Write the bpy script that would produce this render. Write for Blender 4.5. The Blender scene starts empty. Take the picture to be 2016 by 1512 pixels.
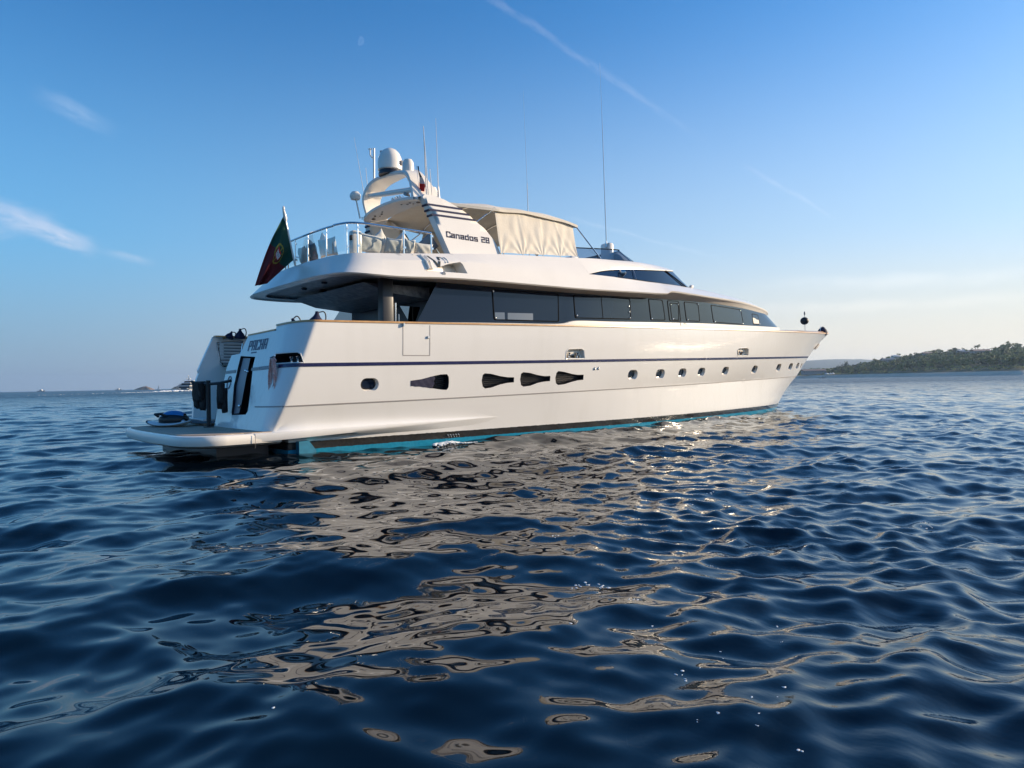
import bpy, bmesh, math, random
import numpy as np
from mathutils import Vector, Matrix
from mathutils.geometry import delaunay_2d_cdt
R=math.radians
sc=bpy.context.scene; col=sc.collection
# ------------------------------------------------------------------ camera, sky, sun, exposure
CAM=np.array([-5.62,-17.30,1.4]); PHI=R(40.3); ROLL=R(1.03); PITCH=math.atan(-2.5/1385.)
f0=np.array([math.sin(PHI),math.cos(PHI),0.]); r0=np.array([math.cos(PHI),-math.sin(PHI),0.]); u0=np.array([0,0,1.])
FW=f0*math.cos(PITCH)+u0*math.sin(PITCH); UPv=u0*math.cos(PITCH)-f0*math.sin(PITCH)
RT=r0*math.cos(ROLL)-UPv*math.sin(ROLL); UP=UPv*math.cos(ROLL)+r0*math.sin(ROLL)
cd=bpy.data.cameras.new('camera'); cam=bpy.data.objects.new('camera',cd); col.objects.link(cam)
M=Matrix([list(RT)+[CAM[0]],list(UP)+[CAM[1]],list(-FW)+[CAM[2]],[0,0,0,1]])
M=Matrix([[RT[0],UP[0],-FW[0],CAM[0]],[RT[1],UP[1],-FW[1],CAM[1]],[RT[2],UP[2],-FW[2],CAM[2]],[0,0,0,1]])
cam.matrix_world=M; cd.sensor_fit='HORIZONTAL'; cd.sensor_width=36; cd.lens=36*1385/2016.; cd.clip_start=.05; cd.clip_end=60000
sc.camera=cam
SUN_EL=R(17); SUN_ROT=R(115.5)
w=bpy.data.worlds.new('World'); sc.world=w; w.use_nodes=True
def pdir(x,y):
    d=FW+RT*(x-1008)/1385.+UP*(756-y)/1385.; return d/np.linalg.norm(d)
def build_world():
    nt=w.node_tree; N=nt.nodes; L=nt.links; bg=N['Background']
    sky=N.new('ShaderNodeTexSky'); sky.sky_type='NISHITA'; sky.sun_disc=False; sky.sun_elevation=SUN_EL; sky.sun_rotation=SUN_ROT
    sky.air_density=1.0; sky.dust_density=.6; sky.ozone_density=3.0; sky.altitude=0
    hs=N.new('ShaderNodeHueSaturation'); hs.inputs['Saturation'].default_value=1.25; L.new(sky.outputs[0],hs.inputs['Color'])
    tc=N.new('ShaderNodeTexCoord'); nrm=N.new('ShaderNodeVectorMath'); nrm.operation='NORMALIZE'; L.new(tc.outputs['Generated'],nrm.inputs[0])
    D=nrm.outputs[0]
    def math_(op,a,b=None,c=None):
        n=N.new('ShaderNodeMath'); n.operation=op
        for i,v in enumerate((a,b,c)):
            if v is None: continue
            if isinstance(v,(int,float)): n.inputs[i].default_value=v
            else: L.new(v,n.inputs[i])
        return n.outputs[0]
    def dot(v):
        n=N.new('ShaderNodeVectorMath'); n.operation='DOT_PRODUCT'; L.new(D,n.inputs[0]); n.inputs[1].default_value=tuple(v); return n.outputs['Value']
    def ramp(x,a,b,s='SMOOTHSTEP'):
        n=N.new('ShaderNodeMapRange'); n.interpolation_type=s; L.new(x,n.inputs[0]); n.inputs[1].default_value=a; n.inputs[2].default_value=b
        n.inputs[3].default_value=0; n.inputs[4].default_value=1; return n.outputs[0]
    def noise(scale,detail,vec):
        n=N.new('ShaderNodeTexNoise'); n.inputs['Scale'].default_value=scale; n.inputs['Detail'].default_value=detail; n.inputs['Roughness'].default_value=.6
        L.new(vec,n.inputs['Vector']); return n.outputs['Fac']
    gn=N.new('ShaderNodeMix'); gn.data_type='RGBA'; gn.blend_type='MULTIPLY'; gn.inputs[0].default_value=1; L.new(hs.outputs[0],gn.inputs[6]); gn.inputs[7].default_value=(.93,1.27,1.42,1)
    out=gn.outputs[2]
    # pale band of sea air low down: grey blue away from the sun, cream towards it
    el=dot((0,0,1)); az_=ramp(dot((math.sin(SUN_ROT),math.cos(SUN_ROT),0)),-.45,.80,'SMOOTHSTEP')
    def mixc(f,a,b):
        x=N.new('ShaderNodeMix'); x.data_type='RGBA'; L.new(f,x.inputs[0])
        for i,v in((6,a),(7,b)):
            if isinstance(v,tuple): x.inputs[i].default_value=v+(1,)
            else: L.new(v,x.inputs[i])
        return x.outputs[2]
    band=mixc(az_,(1.95,2.75,3.7),(7.2,6.2,5.0)); mid=mixc(az_,(1.3,3.3,5.4),(4.7,5.3,5.8))
    def low(c,a,b,amt):
        nonlocal out
        m=math_('MULTIPLY',math_('SUBTRACT',1,ramp(el,a,b)),amt); out=mixc(m,out,c)
    low(mid,.05,.50,.75); low(band,-.02,.20,.92)
    def layer(mask,amount,colr):
        nonlocal out
        m=math_('MULTIPLY',mask,amount); mx=N.new('ShaderNodeMix'); mx.data_type='RGBA'; L.new(m,mx.inputs[0]); L.new(out,mx.inputs[6]); mx.inputs[7].default_value=colr+(1,)
        out=mx.outputs[2]
    def streak(p1,p2,width,amount,colr,nscale=30,fade0=.03,fade1=.1,grow=0.):
        a=pdir(*p1); b=pdir(*p2); n=np.cross(a,b); n/=np.linalg.norm(n); t=np.cross(n,a); ang=math.atan2(b@t,b@a)
        d=dot(n); along=math_('ARCTAN2',dot(t),dot(a))
        cmb=N.new('ShaderNodeCombineXYZ'); L.new(math_('MULTIPLY',along,.35),cmb.inputs[0]); L.new(d,cmb.inputs[1])
        ns=noise(nscale,4,cmb.outputs[0]); ns2=noise(nscale*2.3,3,cmb.outputs[0])
        wv=math_('ADD',d,math_('MULTIPLY',math_('SUBTRACT',ns,.5),width*2.2))
        ab=math_('ABSOLUTE',wv)
        m=math_('SUBTRACT',1,ramp(ab,0,width))
        m=math_('MULTIPLY',m,math_('MULTIPLY',ramp(along,-fade0,fade0),math_('SUBTRACT',1,ramp(along,ang-fade1,ang+.01))))
        m=math_('MULTIPLY',m,ramp(ns2,.2,.62))
        layer(m,amount,colr)
    W=(9.,9.2,9.6)
    streak((930,-28),(1400,285),.0065,.06,(9.5,9.,9.2),45,.02,.12)
    streak((1480,335),(1645,430),.004,.06,(10.5,10,9.8),60,.03,.03)
    streak((1130,432),(1420,510),.004,.06,W,60,.03,.05)
    streak((-30,412),(112,446),.017,.34,(7.6,6.9,7.3),30,.06,.05)
    streak((66,446),(190,492),.014,.42,(8.,7.2,7.4),34,.05,.04)
    streak((-40,462),(60,452),.010,.18,(7.6,6.9,7.3),26,.03,.04)
    streak((230,502),(300,517),.006,.22,(8.,7.4,7.5),40,.03,.03)
    streak((105,200),(225,258),.013,.12,W,30,.03,.05)
    streak((1560,560),(2100,540),.012,.10,(12,11,10),16,.1,.1)
    streak((1500,610),(2100,588),.010,.08,(13,11.5,10),16,.1,.1)
    L.new(out,bg.inputs['Color']); bg.inputs['Strength'].default_value=.10
build_world()
sd=bpy.data.lights.new('sun','SUN'); sd.energy=4.7; sd.angle=R(.5); sd.color=(1,.80,.57)
sun=bpy.data.objects.new('sun',sd); col.objects.link(sun)
sdir=Vector((math.cos(SUN_EL)*math.sin(SUN_ROT),math.cos(SUN_EL)*math.cos(SUN_ROT),math.sin(SUN_EL)))
sun.rotation_euler=sdir.to_track_quat('Z','Y').to_euler(); sun.location=(40,-20,60)
vs=sc.view_settings; vs.view_transform='Standard'; vs.look='None'; vs.gamma=1; vs.exposure=.55; vs.use_curve_mapping=False
sc.cycles.use_denoising=True; sc.cycles.max_bounces=10; sc.cycles.transparent_max_bounces=16; sc.cycles.sample_clamp_indirect=6
sc.cycles.caustics_reflective=False; sc.cycles.caustics_refractive=False
# ------------------------------------------------------------------ helpers
def link(o,parent=None,label=None,cat=None,group=None,kind=None):
    col.objects.link(o)
    if parent is not None: o.parent=parent
    if label: o['label']=label
    if cat: o['category']=cat
    if group: o['group']=group
    if kind: o['kind']=kind
    return o
def empty(name,loc,label,cat,group=None,rz=0):
    o=bpy.data.objects.new(name,None); o.location=loc; o.rotation_euler=(0,0,rz); o.empty_display_size=.2
    return link(o,None,label,cat,group)
class MB:
    def __init__(s): s.v=[]; s.f=[]; s.m=[]; s.mi=0
    def add(s,vs,fs):
        n=len(s.v); s.v+= [tuple(float(c) for c in p) for p in vs]
        for f in fs: s.f.append(tuple(i+n for i in f)); s.m.append(s.mi)
        return s
    def loft(s,rows,closed=False,cap=False):
        k=len(rows[0]); vs=[p for r in rows for p in r]; fs=[]
        for i in range(len(rows)-1):
            for j in range(k if closed else k-1):
                a=i*k+j; b=i*k+(j+1)%k; fs.append((a,b,b+k,a+k))
        if cap: fs+= [tuple(range(k))[::-1], tuple(range((len(rows)-1)*k,len(rows)*k))]
        return s.add(vs,fs)
    def box(s,c,d,rot=None):
        x,y,z=[q/2 for q in d]; P=[Vector((a*x,b*y,e*z)) for a in(-1,1) for b in(-1,1) for e in(-1,1)]
        if rot is not None: P=[rot@p for p in P]
        P=[p+Vector(c) for p in P]
        return s.add(P,[(0,1,3,2),(4,6,7,5),(0,4,5,1),(2,3,7,6),(0,2,6,4),(1,5,7,3)])
    def tube(s,pts,r,n=8,closed=False,cap=True):
        pts=[Vector(p) for p in pts]; k=len(pts); rr=r if hasattr(r,'__len__') else [r]*k; rows=[]; prev=None
        for i,p in enumerate(pts):
            if closed: t=pts[(i+1)%k]-pts[i-1]
            else: t=pts[min(i+1,k-1)]-pts[max(i-1,0)]
            t.normalize()
            if prev is None:
                a=Vector((0,0,1)) if abs(t.z)<.9 else Vector((1,0,0)); u=t.cross(a).normalized()
            else:
                u=(prev-t*prev.dot(t)); u=u.normalized() if u.length>1e-6 else t.orthogonal().normalized()
            prev=u; v=t.cross(u)
            rows.append([p+(u*math.cos(2*math.pi*j/n)+v*math.sin(2*math.pi*j/n))*rr[i] for j in range(n)])
        if closed: rows.append(rows[0])
        return s.loft(rows,True,cap and not closed)
    def lathe(s,prof,c=(0,0,0),n=24,axis=None):
        rows=[]
        for r,z in prof: rows.append([Vector((r*math.cos(2*math.pi*j/n),r*math.sin(2*math.pi*j/n),z)) for j in range(n)])
        if axis is not None:
            q=Vector((0,0,1)).rotation_difference(Vector(axis)); rows=[[q@p for p in r] for r in rows]
        rows=[[p+Vector(c) for p in r] for r in rows]
        return s.loft(rows,True,True)
    def ell(s,c,r,n=20,m=12,rot=None,p=1.0):
        rows=[]
        for i in range(m+1):
            a=math.pi*i/m; row=[]
            for j in range(n):
                b=2*math.pi*j/n; q=Vector((math.sin(a)*math.cos(b),math.sin(a)*math.sin(b),-math.cos(a)))
                if p!=1: q=Vector([math.copysign(abs(x)**p,x) for x in q])
                q=Vector((q.x*r[0],q.y*r[1],q.z*r[2])); q=rot@q if rot is not None else q
                row.append(q+Vector(c))
            rows.append(row)
        return s.loft(rows,True,False)
    def prism(s,poly,off):
        n=len(poly); P=[Vector(p) for p in poly]; Q=[p+Vector(off) for p in P]
        s.add(P+Q,[tuple(range(n))[::-1],tuple(range(n,2*n))]+[(i,(i+1)%n,(i+1)%n+n,i+n) for i in range(n)]); return s
    def build(s,name,mats,parent=None,smooth=35,weld=True,bevel=0,label=None,cat=None,group=None,kind=None,loc=None):
        me=bpy.data.meshes.new(name); me.from_pydata(s.v,[],s.f)
        mats=mats if isinstance(mats,(list,tuple)) else [mats]
        for m in mats: me.materials.append(m)
        me.polygons.foreach_set('material_index',s.m)
        bm=bmesh.new(); bm.from_mesh(me)
        if weld: bmesh.ops.remove_doubles(bm,verts=bm.verts,dist=1e-5)
        bmesh.ops.recalc_face_normals(bm,faces=bm.faces)
        if bevel: bmesh.ops.bevel(bm,geom=[e for e in bm.edges if len(e.link_faces)==2 and e.calc_face_angle(0)>R(30)],offset=bevel,segments=2,affect='EDGES',profile=.5)
        bm.to_mesh(me); bm.free()
        if smooth:
            me.polygons.foreach_set('use_smooth',[True]*len(me.polygons)); me.set_sharp_from_angle(angle=R(smooth))
        o=bpy.data.objects.new(name,me)
        if loc is not None: o.location=loc
        return link(o,parent,label,cat,group,kind)
def inpoly(x,y,poly):
    p=np.asarray(poly,float); x=np.asarray(x)[:,None]; y=np.asarray(y)[:,None]
    a=p; b=np.roll(p,-1,0); c=((a[:,1]>y)!=(b[:,1]>y))&(x<(b[:,0]-a[:,0])*(y-a[:,1])/(b[:,1]-a[:,1]+1e-12)+a[:,0])
    return c.sum(1)%2==1
def dens(poly,m,closed=True):
    o=[]; n=len(poly)
    for i in range(n if closed else n-1):
        a=np.array(poly[i],float); b=np.array(poly[(i+1)%n],float); k=max(1,int(np.ceil(np.linalg.norm(b-a)/m)))
        o+=[tuple(a+(b-a)*j/k) for j in range(k)]
    if not closed: o.append(tuple(poly[-1]))
    return o
def cdt(boundary,holes,lines,sx,sz,fn,fine=None):
    V=[];E=[];seen={}
    def vid(p):
        k=(round(p[0],4),round(p[1],4))
        if k not in seen: seen[k]=len(V); V.append(Vector(k))
        return seen[k]
    def loop(pl,closed):
        ids=[vid(p) for p in pl]
        for i in range(len(ids) if closed else len(ids)-1):
            a,b=ids[i],ids[(i+1)%len(ids)]
            if a!=b: E.append((a,b))
    bd=dens(boundary,sx); loop(bd,True); hs=[dens(h,.08) for h in holes]
    for h in hs: loop(h,True)
    for l in lines: loop(dens(l,sx,False),False)
    B=np.array(boundary); gx=np.arange(B[:,0].min()+sx*.5,B[:,0].max(),sx); gz=np.arange(B[:,1].min()+sz*.5,B[:,1].max(),sz)
    G=np.array([(x,z) for x in gx for z in gz])
    if fine:
        G=G[(G[:,0]<fine[0])|(G[:,0]>fine[1])]; G=np.concatenate([G,np.array([(x,z) for x in np.arange(fine[0],fine[1],fine[2]) for z in np.arange(B[:,1].min()+.02,B[:,1].max(),fine[3])])])
    G=G[inpoly(G[:,0],G[:,1],bd)]
    for h in hs:
        G=G[~inpoly(G[:,0],G[:,1],h)]
    for g in G: vid(tuple(g))
    vo,_,fo,_,_,_=delaunay_2d_cdt(V,E,[],0,1e-5)
    P=np.array([tuple(v) for v in vo]); F=np.array([f for f in fo]); c=P[F].mean(1)
    keep=inpoly(c[:,0],c[:,1],bd)
    for h in hs: keep&=~inpoly(c[:,0],c[:,1],h)
    F=F[keep]
    return fn(P[:,0],P[:,1]),[tuple(int(i) for i in f) for f in F]
def rrect(x0,x1,z0,z1,r,n=4):
    o=[]
    for cx,cz,a in((x1-r,z1-r,0),(x0+r,z1-r,90),(x0+r,z0+r,180),(x1-r,z0+r,270)):
        for i in range(n+1):
            t=R(a+90*i/n); o.append((cx+r*math.cos(t),cz+r*math.sin(t)))
    return o
def ringpoly(poly,w):   # inset a polygon towards its centroid by about w
    p=np.array(poly); c=p.mean(0); d=p-c; s=1-w/np.maximum(np.abs(d).max(0),1e-6); return [tuple(c+q*s) for q in d]
# ------------------------------------------------------------------ materials
def mat(name,c,rough=.5,metal=0,ior=1.5,bump=None,var=None,coat=0,alpha=None):
    m=bpy.data.materials.new(name); m.use_nodes=True; nt=m.node_tree; b=nt.nodes['Principled BSDF']
    b.inputs['Base Color'].default_value=tuple(c)+(1,); b.inputs['Roughness'].default_value=rough; b.inputs['Metallic'].default_value=metal; b.inputs['IOR'].default_value=ior
    if coat: b.inputs['Coat Weight'].default_value=coat; b.inputs['Coat Roughness'].default_value=.05
    if bump or var:
        tc=nt.nodes.new('ShaderNodeTexCoord')
    if bump:
        n=nt.nodes.new('ShaderNodeTexNoise'); n.inputs['Scale'].default_value=bump[0]; n.inputs['Detail'].default_value=3; nt.links.new(tc.outputs['Object'],n.inputs['Vector'])
        bp=nt.nodes.new('ShaderNodeBump'); bp.inputs['Strength'].default_value=bump[1]; bp.inputs['Distance'].default_value=bump[2]; nt.links.new(n.outputs['Fac'],bp.inputs['Height']); nt.links.new(bp.outputs[0],b.inputs['Normal'])
    if var:
        n=nt.nodes.new('ShaderNodeTexNoise'); n.inputs['Scale'].default_value=var[0]; n.inputs['Detail'].default_value=5; nt.links.new(tc.outputs['Object'],n.inputs['Vector'])
        mx=nt.nodes.new('ShaderNodeMix'); mx.data_type='RGBA'; mr=nt.nodes.new('ShaderNodeMapRange'); mr.inputs[1].default_value=.35; mr.inputs[2].default_value=.7; nt.links.new(n.outputs['Fac'],mr.inputs[0])
        nt.links.new(mr.outputs[0],mx.inputs[0]); mx.inputs[6].default_value=tuple(c)+(1,); mx.inputs[7].default_value=tuple(var[1])+(1,); nt.links.new(mx.outputs[2],b.inputs['Base Color'])
    return m
def glass(name,tint,gloss=1.0,rough=.02):
    m=bpy.data.materials.new(name); m.use_nodes=True; nt=m.node_tree; nt.nodes.remove(nt.nodes['Principled BSDF']); out=nt.nodes['Material Output']
    t=nt.nodes.new('ShaderNodeBsdfTransparent'); t.inputs[0].default_value=tuple(tint)+(1,)
    g=nt.nodes.new('ShaderNodeBsdfGlossy'); g.inputs['Roughness'].default_value=rough
    fr=nt.nodes.new('ShaderNodeFresnel'); fr.inputs[0].default_value=1.5; mu=nt.nodes.new('ShaderNodeMath'); mu.operation='MULTIPLY'; mu.inputs[1].default_value=gloss; nt.links.new(fr.outputs[0],mu.inputs[0])
    mx=nt.nodes.new('ShaderNodeMixShader'); nt.links.new(mu.outputs[0],mx.inputs[0]); nt.links.new(t.outputs[0],mx.inputs[1]); nt.links.new(g.outputs[0],mx.inputs[2]); nt.links.new(mx.outputs[0],out.inputs[0])
    return m
def hullmat():
    m=mat('gelcoat hull',(.80,.79,.77),.16,0,1.42,None); nt=m.node_tree; b=nt.nodes['Principled BSDF']; N=nt.nodes; L=nt.links
    tc=N.new('ShaderNodeTexCoord'); sp=N.new('ShaderNodeSeparateXYZ'); L.new(tc.outputs['Object'],sp.inputs[0])
    ns=N.new('ShaderNodeTexNoise'); ns.inputs['Scale'].default_value=9; ns.inputs['Detail'].default_value=6; L.new(tc.outputs['Object'],ns.inputs['Vector'])
    ma=N.new('ShaderNodeMath'); ma.operation='MULTIPLY_ADD'; L.new(ns.outputs['Fac'],ma.inputs[0]); ma.inputs[1].default_value=.03; L.new(sp.outputs['Z'],ma.inputs[2])
    cn=N.new('ShaderNodeTexNoise'); cn.inputs['Scale'].default_value=5.5; cn.inputs['Detail'].default_value=2; L.new(tc.outputs['Object'],cn.inputs['Vector']); cb_=N.new('ShaderNodeBump'); cb_.inputs['Strength'].default_value=.7; cb_.inputs['Distance'].default_value=.018; L.new(cn.outputs['Fac'],cb_.inputs['Height']); L.new(cb_.outputs[0],b.inputs['Coat Normal'])
    b.inputs['Coat Weight'].default_value=.7; b.inputs['Coat Roughness'].default_value=.025; b.inputs['Specular IOR Level'].default_value=.15
    def step(z):
        n=N.new('ShaderNodeMapRange'); L.new(ma.outputs[0],n.inputs[0]); n.inputs[1].default_value=z; n.inputs[2].default_value=z+.006; return n.outputs[0]
    # faint rain runs and scuffs in the paint
    n2=N.new('ShaderNodeTexNoise'); n2.inputs['Scale'].default_value=1.; n2.inputs['Detail'].default_value=7; mp=N.new('ShaderNodeMapping'); mp.inputs['Scale'].default_value=(2.2,2.2,.35); L.new(tc.outputs['Object'],mp.inputs[0]); L.new(mp.outputs[0],n2.inputs['Vector'])
    mr=N.new('ShaderNodeMapRange'); L.new(n2.outputs['Fac'],mr.inputs[0]); mr.inputs[1].default_value=.5; mr.inputs[2].default_value=.8; mr.inputs[4].default_value=.5
    def mix(f,a,c):
        x=N.new('ShaderNodeMix'); x.data_type='RGBA'; L.new(f,x.inputs[0])
        for i,v in((6,a),(7,c)):
            if isinstance(v,tuple): x.inputs[i].default_value=v+(1,)
            else: L.new(v,x.inputs[i])
        return x.outputs[2]
    white=mix(mr.outputs[0],(.80,.78,.745),(.73,.71,.665))
    n3=N.new('ShaderNodeTexNoise'); n3.inputs['Scale'].default_value=14; n3.inputs['Detail'].default_value=5; L.new(tc.outputs['Object'],n3.inputs['Vector'])
    blue=mix(n3.outputs['Fac'],(.010,.17,.30),(.03,.32,.48))
    black=mix(n3.outputs['Fac'],(.012,.013,.016),(.05,.045,.035))
    c=mix(step(.215),mix(step(.045),blue,black),white); L.new(c,b.inputs['Base Color'])
    mr2=N.new('ShaderNodeMapRange'); L.new(ns.outputs['Fac'],mr2.inputs[0]); mr2.inputs[3].default_value=.05; mr2.inputs[4].default_value=.11; L.new(mr2.outputs[0],b.inputs['Roughness'])
    return m
M_={}
M_['hull']=hullmat()
M_['white']=mat('white gelcoat',(.87,.82,.74),.22,0,1.5,(1.6,.08,.02),(1.2,(.83,.78,.70)))
M_['offwhite']=mat('aged white paint',(.68,.67,.64),.4,0,1.45,None,(2,(.62,.61,.58)))
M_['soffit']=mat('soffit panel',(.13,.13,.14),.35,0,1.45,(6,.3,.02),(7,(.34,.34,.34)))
M_['navy']=mat('navy stripe paint',(.012,.015,.075),.25,0,1.5,None,(5,(.02,.022,.09)))
M_['groove']=mat('grey groove line',(.30,.28,.27),.5)
M_['black']=mat('black rubber',(.012,.012,.014),.55)
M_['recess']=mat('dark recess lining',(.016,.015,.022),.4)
M_['win']=mat('dark bonded glass',(.008,.014,.030),.03,0,1.42,(.7,.04,.01))
M_['wframe']=mat('black window gasket',(.001,.001,.0015),.7,0,1.1)
M_['tint']=glass('tinted screen glass',(.42,.48,.56),1.2)
M_['clear']=glass('clear railing glass',(.86,.91,.92),.25)
M_['bronze']=glass('smoked window glass',(.25,.30,.34),1.2)
M_['teak']=None
M_['steel']=mat('polished steel',(.75,.75,.76),.14,1,1.5,(30,.05,.01))
M_['steelb']=mat('brushed steel',(.55,.55,.56),.3,1)
M_['varnish']=mat('varnished teak rail',(.58,.33,.12),.3,0,1.5,(18,.1,.01),(9,(.46,.24,.08)),.2)
M_['canvas']=mat('cream canvas',(.78,.71,.59),.85,0,1.3,(16,.25,.02),(3,(.73,.65,.53)))
M_['cushion']=mat('pale grey cushion cloth',(.70,.66,.60),.9,0,1.3,(30,.25,.01),(5,(.64,.60,.55)))
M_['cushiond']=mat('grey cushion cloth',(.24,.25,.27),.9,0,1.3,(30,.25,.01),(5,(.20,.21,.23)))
M_['fender']=mat('navy fender cover',(.012,.014,.045),.75,0,1.4,(40,.3,.01),(8,(.02,.022,.06)))
M_['neo']=mat('black neoprene',(.007,.007,.008),.6,0,1.4,(14,.5,.03),(6,(.016,.015,.017)))
M_['bluep']=mat('blue scooter shell',(.012,.16,.42),.22,0,1.5,None,(4,(.02,.20,.5)),.5)
M_['blackp']=mat('black scooter body',(.012,.013,.015),.35)
M_['boardw']=mat('white board skin',(.66,.68,.68),.35,0,1.45,None,(3,(.58,.6,.6)))
M_['boardg']=mat('grey board deck',(.06,.065,.075),.6)
M_['rope']=mat('pale pink rope',(.66,.30,.25),.9,0,1.3,(90,.5,.02),(30,(.78,.62,.58)))
M_['letter']=mat('dark vinyl lettering',(.03,.025,.05),.4)
M_['letterb']=mat('dark blue lettering',(.012,.025,.10),.4)
M_['flag_g']=mat('green flag cloth',(.004,.055,.035),.85); M_['flag_r']=mat('red flag cloth',(.13,.008,.010),.85)
M_['flag_y']=mat('yellow flag cloth',(.30,.24,.03),.85); M_['flag_w']=mat('white flag cloth',(.6,.6,.6),.85); M_['flag_b']=mat('blue flag cloth',(.02,.04,.22),.85)
M_['flag_red']=mat('bright red cloth',(.62,.02,.012),.85); M_['flag_navy']=mat('navy cloth',(.015,.015,.04),.85)
def teak():
    m=mat('teak decking',(.48,.37,.27),.65,0,1.45,None,(5,(.38,.29,.21))); nt=m.node_tree; N=nt.nodes; L=nt.links; b=N['Principled BSDF']
    tc=N.new('ShaderNodeTexCoord'); sp=N.new('ShaderNodeSeparateXYZ'); L.new(tc.outputs['Object'],sp.inputs[0])
    a=N.new('ShaderNodeMath'); a.operation='MULTIPLY'; L.new(sp.outputs['Y'],a.inputs[0]); a.inputs[1].default_value=1/.07
    f=N.new('ShaderNodeMath'); f.operation='FRACT'; L.new(a.outputs[0],f.inputs[0]); g=N.new('ShaderNodeMath'); g.operation='GREATER_THAN'; g.inputs[1].default_value=.12; L.new(f.outputs[0],g.inputs[0])
    prev=b.inputs['Base Color'].links[0].from_socket; x=N.new('ShaderNodeMix'); x.data_type='RGBA'; L.new(g.outputs[0],x.inputs[0]); x.inputs[6].default_value=(.12,.10,.09,1); L.new(prev,x.inputs[7]); L.new(x.outputs[2],b.inputs['Base Color'])
    return m
M_['teak']=teak()

# ------------------------------------------------------------------ the sea
WL=-.075
rw=np.random.RandomState(11)
WV=[]
MAIN=math.atan2(-f0[1],-f0[0])+.30          # the chop runs roughly towards the camera
for lam,sl,n,spread in((9.,.018,6,.5),(5.5,.028,7,.55),(3.4,.038,8,.6),(2.1,.052,10,.75),(1.35,.064,12,.9),(.85,.080,14,1.05),(.55,.088,18,1.15),(.34,.080,20,1.3),(.2,.060,22,1.3)):
    for i in range(n):
        l=lam*math.exp(rw.uniform(-.22,.22)); k=2*math.pi/l; th=MAIN+rw.normal(0,spread*.75)
        WV.append((k*math.cos(th),k*math.sin(th),sl*math.sqrt(2./n)/k,rw.uniform(0,6.283),l))
def ripple(x,y):
    # short ripples: calmer in the lee of the hull, livelier in patches of breeze towards the bow side
    s=(x-CAM[0])*r0[0]+(y-CAM[1])*r0[1]; t=(x-CAM[0])*f0[0]+(y-CAM[1])*f0[1]
    n=np.sin(.55*s+.9*t+.6)*.5+np.sin(1.3*s-.5*t+2.)*.35+np.sin(.35*s+2.1*t)*.3+np.sin(.13*s+.21*t+1.)*.4
    lee=np.clip((s+.10*t-.2)/2.6,0,1)
    return .70+.68*lee+.22*n*(.4+lee)
def waves(x,y,spacing=None):
    rp=np.maximum(ripple(x,y),.25); z=np.zeros_like(x); dx=np.zeros_like(x); dy=np.zeros_like(x)
    for kx,ky,a,ph,l in WV:
        wgt=1. if spacing is None else np.clip((l/spacing-1.7)/1.6,0,1)
        if l<.75: wgt=wgt*rp*(1. if l>.45 else .6+.5*rp)
        p=kx*x+ky*y+ph; k=math.hypot(kx,ky); s=a*wgt*np.sin(p); c=a*wgt*np.cos(p)
        z+=c; q=.75 if l>.7 else .4; dx-=q*s*kx/k; dy-=q*s*ky/k
    return z,dx,dy
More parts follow.
